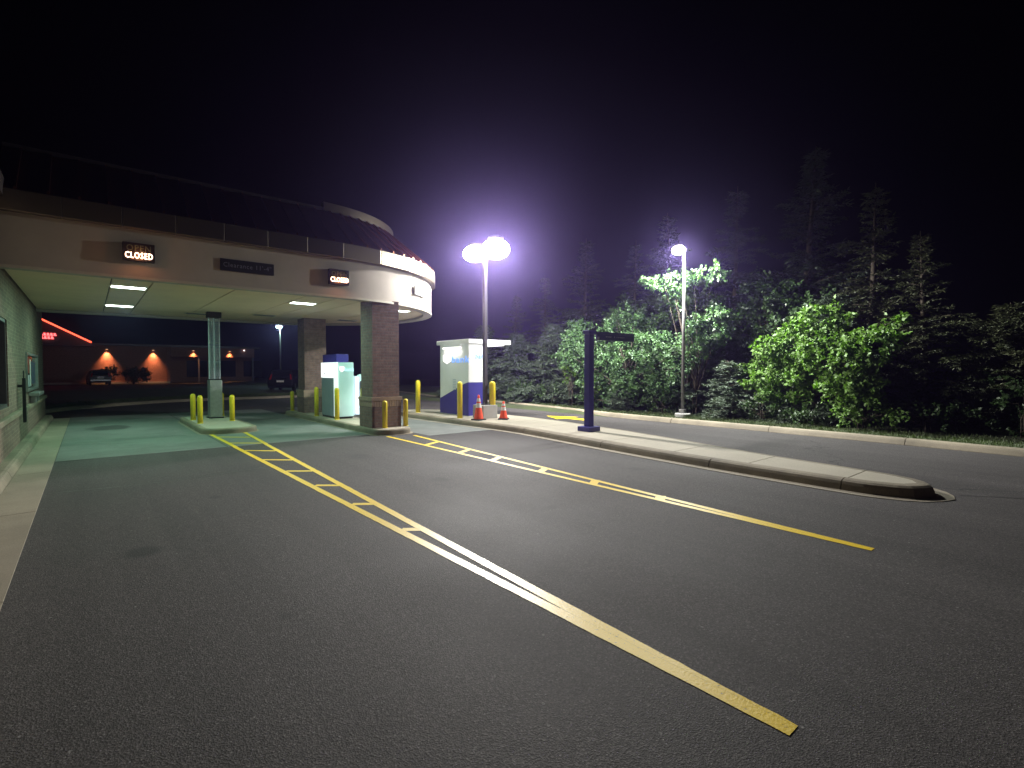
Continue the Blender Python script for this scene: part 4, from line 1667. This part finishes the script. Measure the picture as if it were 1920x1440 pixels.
gbt = "broadleaf trees and shrubs behind the far kerb"
broadleaf("broadleaf_tree", (16.1, 12.3, 0.09),
          [(16.0, 13.9, 2.2, 0.9, 1.6, 1.4), (15.9, 12.0, 1.9, 0.8, 1.5, 1.15), (15.8, 10.4, 2.0, 0.75, 1.1, 1.1), (16.2, 14.9, 3.0, 0.6, 0.7, 0.9), (16.4, 12.6, 3.2, 0.7, 0.9, 0.9), (15.8, 13.3, 1.0, 0.5, 1.4, 0.75), (15.8, 11.2, 1.1, 0.5, 1.3, 0.7)],
          420, (0.18, 0.36), 80, 0.098, 'leaf', "grey-green broadleaf tree left of the slender lamp post, behind the sign plate", 0.045, group=gbt, limbs=40)
broadleaf("broadleaf_tree", (16.3, 9.5, 0.09),
          [(15.5, 10.0, 4.75, 0.5, 0.95, 0.28), (15.7, 8.7, 4.85, 0.5, 0.65, 0.3), (15.9, 9.9, 4.2, 0.5, 0.5, 0.35), (16.2, 8.8, 3.1, 0.6, 0.7, 0.7), (16.6, 9.4, 2.7, 0.6, 0.6, 0.6)],
          110, (0.16, 0.3), 80, 0.10, 'leaf', "tall thin broadleaf tree with leaves just under the slender lamp head", 0.03, group=gbt, limbs=20)
broadleaf("broadleaf_tree", (16.4, 5.2, 0.09),
          [(16.5, 7.0, 1.75, 0.6, 0.9, 0.8), (16.1, 6.0, 2.2, 0.7, 1.0, 0.9), (15.8, 5.0, 1.8, 0.7, 0.9, 0.9), (16.2, 5.6, 3.0, 0.5, 0.8, 0.5), (15.8, 4.2, 2.3, 0.5, 0.6, 0.6), (16.0, 3.7, 3.0, 0.25, 0.35, 0.35), (15.9, 6.4, 1.2, 0.5, 0.9, 0.6), (15.6, 4.6, 1.1, 0.4, 0.8, 0.5)],
          340, (0.15, 0.30), 72, 0.112, 'leaf_bright', "bright green broadleaf shrub tree, right of the slender lamp post", 0.035, group=gbt, limbs=40)
for (x, y, h, lab) in ((18.8, 11.2, 5.6, "dark broadleaf tree behind the slender lamp post, a dim mass right below its head"), (19.2, 14.0, 4.9, "dark broadleaf tree behind the sign plate, dim and ragged"),
                       (18.9, 7.6, 5.2, "dark broadleaf tree above the left half of the bright green shrub tree")):
    broadleaf("broadleaf_tree", (x, y, 0.09), [(x, y, h * 0.62, 1.2, 1.5, h * 0.34), (x + 0.3, y + 0.8, h * 0.85, 0.7, 0.8, h * 0.18), (x - 0.2, y - 0.9, h * 0.5, 0.8, 0.8, h * 0.2)],
              150, (0.2, 0.42), 42, 0.13, 'leaf_dark', lab, 0.05, group=gbt, limbs=26)
broadleaf("vine_shrub", (15.7, 13.6, 0.09), [(15.6, 13.6, 0.9, 0.25, 0.28, 0.8)], 16, (0.1, 0.2), 60, 0.075, 'vine', "small vivid green vine just right of the indigo post", 0.015, "shrub", gbt, 8)
broadleaf("vine_shrub", (15.9, 15.0, 0.09), [(15.8, 15.0, 1.5, 0.3, 0.35, 0.45)], 12, (0.1, 0.2), 60, 0.08, 'vine', "small vivid green shrub just left of the indigo post", 0.015, "shrub", gbt, 8)
for i, (x, y, h, lab) in enumerate(((16.3, 16.6, 0.9, "dark low shrub at the kerb, well left of the indigo post"), (16.4, 18.8, 0.95, "dark low shrub at the kerb behind the small cone"),
                                    (16.6, 21.3, 1.0, "dark low shrub at the kerb right beside the thick bollard"),
                                    (16.0, 10.6, 0.6, "dark low shrub left of the slender lamp post footing"), (16.1, 7.0, 0.75, "dark low shrub under the left half of the bright green tree"),
                                    (15.9, 5.6, 0.6, "dark low shrub under the middle of the bright green tree"), (15.8, 4.3, 0.75, "leafy low shrub with a pale stem under the right half of the bright green tree"),
                                    (16.2, 3.1, 0.8, "barely lit low shrub right of the bright green tree"), (16.6, 1.3, 1.5, "barely lit bush at the right edge near the kerb"))):
    broadleaf("low_shrub", (x, y, 0.09), [(x, y, 0.09 + h * 0.5, 0.6, 0.85, h * 0.55)], 26, (0.14, 0.26), 42, 0.085, 'leaf_dark' if i != 6 else 'leaf_bright', lab, 0.018, "shrub", gbt, 12)

# grass on the verge: blades
n = 26000
yy = rng.uniform(-4, 30, n)
kx = np.interp(yy, [p[1] for p in FAR_KERB], [p[0] for p in FAR_KERB]) + 0.28
xx_ = kx + rng.beta(1.0, 2.2, n) * 2.6
c = np.stack([xx_, yy, np.full(n, 0.085)], -1)
d = unit(rng.normal(0, 0.45, (n, 3)) * np.array([1, 1, 0]) + np.array([0, 0, 1.0]))
v, q = leaf_quads(c, d, unit(rng.normal(0, 1, (n, 3)) + 1e-3), rng.uniform(0.04, 0.10, n), np.full(n, 0.014), 0.0)
struct(np_mesh("grass", v, q, 'grass'), "stuff", "short rough grass along the verge behind the far kerb")
n = 9000
xx_ = rng.uniform(-1.5, 11.5, n)
yy = np.interp(xx_, [p[0] for p in bk[:40]], [p[1] for p in bk[:40]]) + 0.3 + rng.beta(1, 2, n) * 4
c = np.stack([xx_, yy, np.full(n, 0.12)], -1)
d = unit(rng.normal(0, 0.45, (n, 3)) * np.array([1, 1, 0]) + np.array([0, 0, 1.0]))
v, q = leaf_quads(c, d, unit(rng.normal(0, 1, (n, 3)) + 1e-3), rng.uniform(0.05, 0.12, n), np.full(n, 0.02), 0.0)
struct(np_mesh("grass_cross_drive", v, q, 'grass'), "stuff", "short grass behind the kerb of the cross drive")

# ------------------------------------------------------------------ background: restaurant, cars, far lamp
RY = 76.0
RB = (0, RY, 0)
r = empty("restaurant", RB)
M['brick_far'] = m_brick("red_brick", 'x', (0.26, 0.12, 0.08), (0.31, 0.15, 0.10), (0.28, 0.2, 0.16))
mb = MB()
mb.box(-16, 7.75, RY, RY + 0.3, 0, 4.5)
mb.box(7.45, 7.75, RY + 0.3, RY + 14, 0, 4.5)
pb(mb, "wall", 'brick_far', r, RB)
mb = MB()
mb.box(-16, 7.85, RY - 0.12, RY - 0.002, 0.0, 0.22)
pb(mb, "base_course", 'cream', r, RB)
mb = MB()
mb.box(7.5, 7.9, RY - 0.14, RY - 0.003, 0.22, 4.5)
pb(mb, "corner_pilaster", 'brick_far', r, RB)
mb = MB()
mb.box(7.95, 17.5, RY - 0.1, RY + 0.2, 3.32, 4.5)
pb(mb, "porch_fascia", 'brick_far', r, RB)
mb = MB()
mb.box(8.0, 18, RY + 3, RY + 3.3, 0, 4.4)
pb(mb, "porch_back_wall", 'brick_far', r, RB)
for i, x in enumerate((10.0, 13.4, 16.8)):
    mb = MB()
    mb.box(x, x + 2.4, RY + 2.96, RY + 2.998, 0.7, 2.9)
    pb(mb, "window", 'glass_dark', r, RB)
mb = MB()
mb.box(10.9, 11.05, RY - 0.05, RY + 0.1, 0, 3.318).box(17.2, 17.4, RY - 0.05, RY + 0.1, 0, 3.318)
pb(mb, "porch_post", 'frame', r, RB)
mb = MB()
mb.box(-16.3, 18.2, RY - 0.4, RY + 15, 4.502, 4.75)
rf = pb(mb, "flat_roof", 'bronze', r, RB)
# gable with neon along its rake
gy = RY - 2.0
mb = MB()
v = [(-14.8, gy, 4.3), (1.0, gy, 4.3), (-6.6, gy, 8.55)]
mb.add(v + [(a_, b_ + 4, c_) for a_, b_, c_ in v], [(0, 1, 2), (5, 4, 3), (0, 3, 4, 1), (1, 4, 5, 2), (2, 5, 3, 0)])
gb_ = pb(mb, "gable", 'bronze', r, RB)
mb = MB()
mb.tube([(-6.6, gy - 0.35, 8.72), (0.35, gy - 0.35, 4.72)], 0.085, 8)
mb.build("neon_tube", 'neon', gb_)
mb = MB()
mb.lathe([(1.0, -0.08), (1.0, 0.0)], 0, 0, 28)
sg = mb.build("round_sign", 'frame', gb_)
sg.location = (-3.25, gy - 0.1, 5.2)
sg.rotation_euler = (R(90), 0, 0)
sg.scale = (1.0, 0.62, 1.0)
mb = MB()
for row, z in ((0, 5.33), (1, 4.98)):
    xx = -3.85 if row == 0 else -3.8
    for i in range(5 - row):
        mb.box(xx, xx + 0.16, gy - 0.22, gy - 0.19, z, z + 0.28)
        mb.box(xx + 0.16, xx + 0.22, gy - 0.22, gy - 0.19, z, z + 0.1)
        xx += 0.27
mb.build("sign_lettering", 'neon_sign', gb_)
SC = [(1.72, 4.05, 1.0), (6.16, 4.05, 1.0), (10.35, 4.1, 0.6), (14.47, 4.1, 0.6)]
for x, z, k_ in SC:
    mb = MB()
    mb.box(x - 0.14, x + 0.14, RY - 0.42, RY - 0.102, z, z + 0.14)
    s_ = pb(mb, "sconce", 'bronze', r, RB, bevel=0.02)
    mb = MB()
    mb.box(x - 0.10, x + 0.10, RY - 0.38, RY - 0.16, z - 0.02, z - 0.001)
    mb.build("sconce_lens", 'sconce', s_)
    sp = lamp("sconce_light", (x, RY - (0.30 if k_ == 1 else 0.36), z - 0.03), 1900 * k_, (1.0, 0.36, 0.15), 0.10, None, 'SPOT', spot_size=R(76), spot_blend=0.95)
    sp.rotation_euler = (R(12), 0, 0)
mb = MB()
mb.lathe([(0.01, 4.18), (0.10, 4.25), (0.01, 4.34)], 16.2, RY - 0.3, 10)
pb(mb, "porch_light", 'porch', r, RB)
tag(r, "low brick restaurant far behind the canopy with red neon on its gable", "building")
lamp("neon_glow", (-3.2, gy - 6.0, 2.2), 6, (1.0, 0.05, 0.05), 0.6)

broadleaf("hedge", (4.1, RY - 2.0, 0.0), [(4.1, RY - 2.0, 1.0, 1.1, 0.7, 0.9), (5.0, RY - 2, 1.0, 0.6, 0.6, 0.85)], 60, (0.25, 0.4), 40, 0.16, 'leaf_dark', "dark clipped hedge between the restaurant's two left wall lamps", 0.04, "hedge", None, 10)
broadleaf("low_shrub", (1.9, RY - 1.2, 0.0), [(2.0, RY - 1.2, 1.2, 0.9, 0.4, 0.85)], 30, (0.2, 0.35), 40, 0.16, 'leaf_dark', "dark shrub against the restaurant wall behind the silver parked car", 0.04, "shrub", None, 10)


def car(name, loc, rz, paint, label, H=1.68, L=4.5, W=1.82):
    """hatchback/SUV, rear towards -Y in its own axes"""
    t = empty(name, loc, rz)
    # side profile (y, z) from rear bumper up over the roof to the nose
    pr = [(-L / 2, 0.42), (-L / 2 - 0.02, 0.62), (-L / 2 + 0.05, 0.95), (-L / 2 + 0.12, 1.05), (-L / 2 + 0.38, H - 0.10), (-L / 2 + 0.62, H), (0.3, H), (0.75, H - 0.08),
          (1.25, 1.06), (L / 2 - 0.25, 0.92), (L / 2, 0.72), (L / 2, 0.42), (L / 2 - 0.3, 0.28), (-L / 2 + 0.3, 0.28)]
    mb = MB()
    n = len(pr)
    cols = []
    for s_, k_ in ((-1, 0.94), (-1, 1.0), (1, 1.0), (1, 0.94)):
        pass
    xsn = [-W / 2, -W / 2 + 0.06, W / 2 - 0.06, W / 2]
    v = []
    for j, x in enumerate(xsn):
        for (y, z) in pr:
            tuck = 0.0
            if z > 1.1:
                tuck = 0.17 * (z - 1.0) / (H - 1.0)
            xe = x - math.copysign(tuck, x)
            ins = 0.05 if j in (0, 3) else 0.0
            yy_ = y * (1 - ins * 0.4)
            zz = z if j in (1, 2) else z - (0.04 if z > 1.1 else 0.0)
            v.append((xe, yy_, zz))
    f = []
    for j in range(3):
        for i in range(n):
            i2 = (i + 1) % n
            f.append((j * n + i, j * n + i2, (j + 1) * n + i2, (j + 1) * n + i))
    f += [tuple(range(n)), tuple(3 * n + i for i in range(n - 1, -1, -1))]
    mb.add(v, f)
    mb.build("body", paint, t, bevel=0.03)
    ya, za, yb, zb = -L / 2 + 0.15, 1.10, -L / 2 + 0.36, H - 0.15
    mb = MB()
    mb.add([(-W / 2 + 0.24, ya - 0.015, za), (W / 2 - 0.24, ya - 0.015, za), (W / 2 - 0.33, yb - 0.02, zb), (-W / 2 + 0.33, yb - 0.02, zb),
            (-W / 2 + 0.24, ya + 0.02, za), (W / 2 - 0.24, ya + 0.02, za), (W / 2 - 0.33, yb + 0.02, zb), (-W / 2 + 0.33, yb + 0.02, zb)],
           [(0, 1, 2, 3), (7, 6, 5, 4), (0, 4, 5, 1), (1, 5, 6, 2), (2, 6, 7, 3), (3, 7, 4, 0)])
    mb.build("rear_window", 'glass_dark', t)
    for s_ in (-1, 1):
        mb = MB()
        x0 = s_ * (W / 2 - 0.16)
        mb.add([(x0 - 0.055, -L / 2 + 0.01, 0.92), (x0 + 0.075, -L / 2 + 0.01, 0.92), (x0 - s_ * 0.10 + 0.05, -L / 2 + 0.30, H - 0.28), (x0 - s_ * 0.10 - 0.03, -L / 2 + 0.30, H - 0.28),
                (x0 - 0.055, -L / 2 + 0.1, 0.92), (x0 + 0.075, -L / 2 + 0.1, 0.92), (x0 - s_ * 0.10 + 0.05, -L / 2 + 0.4, H - 0.28), (x0 - s_ * 0.10 - 0.03, -L / 2 + 0.4, H - 0.28)],
               [(0, 1, 2, 3), (7, 6, 5, 4), (0, 4, 5, 1), (1, 5, 6, 2), (2, 6, 7, 3), (3, 7, 4, 0)])
        mb.build("tail_light", 'tail', t)
        mb = MB()
        xw = s_ * (W / 2 - 0.055)
        mb.add([(xw, -L / 2 + 0.75, 1.10), (xw, 0.95, 1.10), (xw - s_ * 0.12, 0.55, H - 0.16), (xw - s_ * 0.12, -L / 2 + 0.85, H - 0.16),
                (xw + s_ * 0.02, -L / 2 + 0.75, 1.10), (xw + s_ * 0.02, 0.95, 1.10), (xw - s_ * 0.10, 0.55, H - 0.16), (xw - s_ * 0.10, -L / 2 + 0.85, H - 0.16)],
               [(0, 1, 2, 3), (7, 6, 5, 4), (0, 4, 5, 1), (1, 5, 6, 2), (2, 6, 7, 3), (3, 7, 4, 0)])
        mb.build("side_window", 'glass_dark', t)
        for yw in (-L / 2 + 0.85, L / 2 - 0.85):
            mb = MB()
            mb.lathe([(0.2, -0.1), (0.32, -0.1), (0.335, -0.06), (0.335, 0.06), (0.32, 0.1), (0.2, 0.1)], 0, 0, 20)
            wh = mb.build("wheel", 'rubber', t, smooth=False)
            wh.location = (s_ * (W / 2 - 0.10), yw, 0.335)
            wh.rotation_euler = (0, R(90), 0)
            mb = MB()
            mb.lathe([(0.19, 0.09), (0.2, 0.112), (0.05, 0.115)], 0, 0, 14)
            mb.build("rim", 'chrome', wh)
            if s_ < 0:
                wh.rotation_euler = (0, R(-90), 0)
    mb = MB()
    mb.box(-W / 2 + 0.05, W / 2 - 0.05, -L / 2 - 0.07, -L / 2 + 0.06, 0.45, 0.66)
    mb.build("rear_bumper", paint, t, bevel=0.03)
    mb = MB()
    mb.box(-0.26, 0.26, -L / 2 - 0.035, -L / 2 - 0.012, 0.72, 0.86)
    mb.build("licence_plate", 'collar', t)
    mb = MB()
    mb.box(-0.32, 0.32, -L / 2 - 0.03, -L / 2 + 0.03, 0.90, 0.93)
    mb.build("trim_strip", 'chrome', t)
    tag(t, label, "car", "parked cars")
    return t


car("parked_car", (0.85, 71.5, 0.0), R(4), 'car_silver', "silver parked car seen from behind, in front of the restaurant's first wall lamp")
car("parked_car", (12.3, 43.0, 0.0), R(-28), 'car_dark', "black parked car half hidden behind the farther brick column")

FB = (15.4, 56.0, 0.0)
f_ = empty("lamp_post", FB)
mb = MB()
mb.lathe([(0.09, 0.0), (0.06, 6.1)], 0, 0, 10)
mb.build("pole", 'galv', f_, smooth=True)
mb = MB()
mb.box(-0.35, 0.25, -0.2, 0.2, 6.25, 6.38)
mb.build("lamp_head", 'bronze', f_)
mb = MB()
mb.lathe([(0.05, 5.92), (0.26, 6.02), (0.30, 6.15), (0.24, 6.24)], -0.1, 0, 14)
mb.build("refractor", 'far_lamp', f_, smooth=True)
tag(f_, "distant lamp post with a greenish light, seen under the canopy left of the farther column", "lamp post")
lamp("far_lot_light", (FB[0] - 0.1, FB[1], 6.1), 420, (0.6, 1.0, 0.9), 0.15)

t = empty("utility_box", (17.3, 35.0, 0.09), 0.2)
mb = MB()
mb.box(-0.42, 0.42, -0.35, 0.35, 0.0, 0.08)
mb.build("pad", 'pedestal', t)
mb = MB()
mb.box(-0.36, 0.36, -0.3, 0.3, 0.081, 0.85)
b_ = mb.build("cabinet", 'grey_box', t, bevel=0.02)
mb = MB()
mb.box(-0.3, 0.3, -0.315, -0.301, 0.15, 0.75)
mb.build("door", 'grey_box', b_, bevel=0.004)
tag(t, "grey utility box on the verge, seen faintly left of the bank kiosk", "utility box")

for i, (x, y, z, lab) in enumerate(((40.0, 6.25, -1.11, "distant white yard light through the trees, the upper right of two"), (40.0, 7.56, -1.51, "distant white yard light through the trees, the lower left of two"))):
    zb = ground_h(x, y)
    t = empty("yard_light", (x, y, zb))
    mb = MB()
    mb.lathe([(0.04, 0.0), (0.03, z - zb - 0.05)], 0, 0, 8)
    mb.build("stake", 'galv', t)
    mb = MB()
    mb.lathe([(0.01, z - zb - 0.07), (0.07, z - zb), (0.01, z - zb + 0.07)], 0, 0, 10)
    mb.build("bulb", 'porch', t, smooth=True)
    tag(t, lab, "yard light", "yard lights beyond the trees")

# ------------------------------------------------------------------ thin mist added to stand in for the lamps' lens glow
m = bpy.data.materials.new("glow_haze")
m.use_nodes = True
nt = m.node_tree
nt.nodes.remove(nt.nodes["Principled BSDF"])
pv = N(nt, "ShaderNodeVolumePrincipled")
pv.inputs["Color"].default_value = (0.50, 0.38, 1.0, 1)  # purple of the lens glow put into the scatter colour
pv.inputs["Density"].default_value = 0.0017
pv.inputs["Anisotropy"].default_value = 0.86
nt.links.new(pv.outputs[0], nt.nodes["Material Output"].inputs["Volume"])
mb = MB()
mb.box(-150, 330, -70, 330, -7.0, 13.5)
hz = mb.build("glow_haze", m)
struct(hz, "stuff", "thin mist added for the lens glow around the lamps")
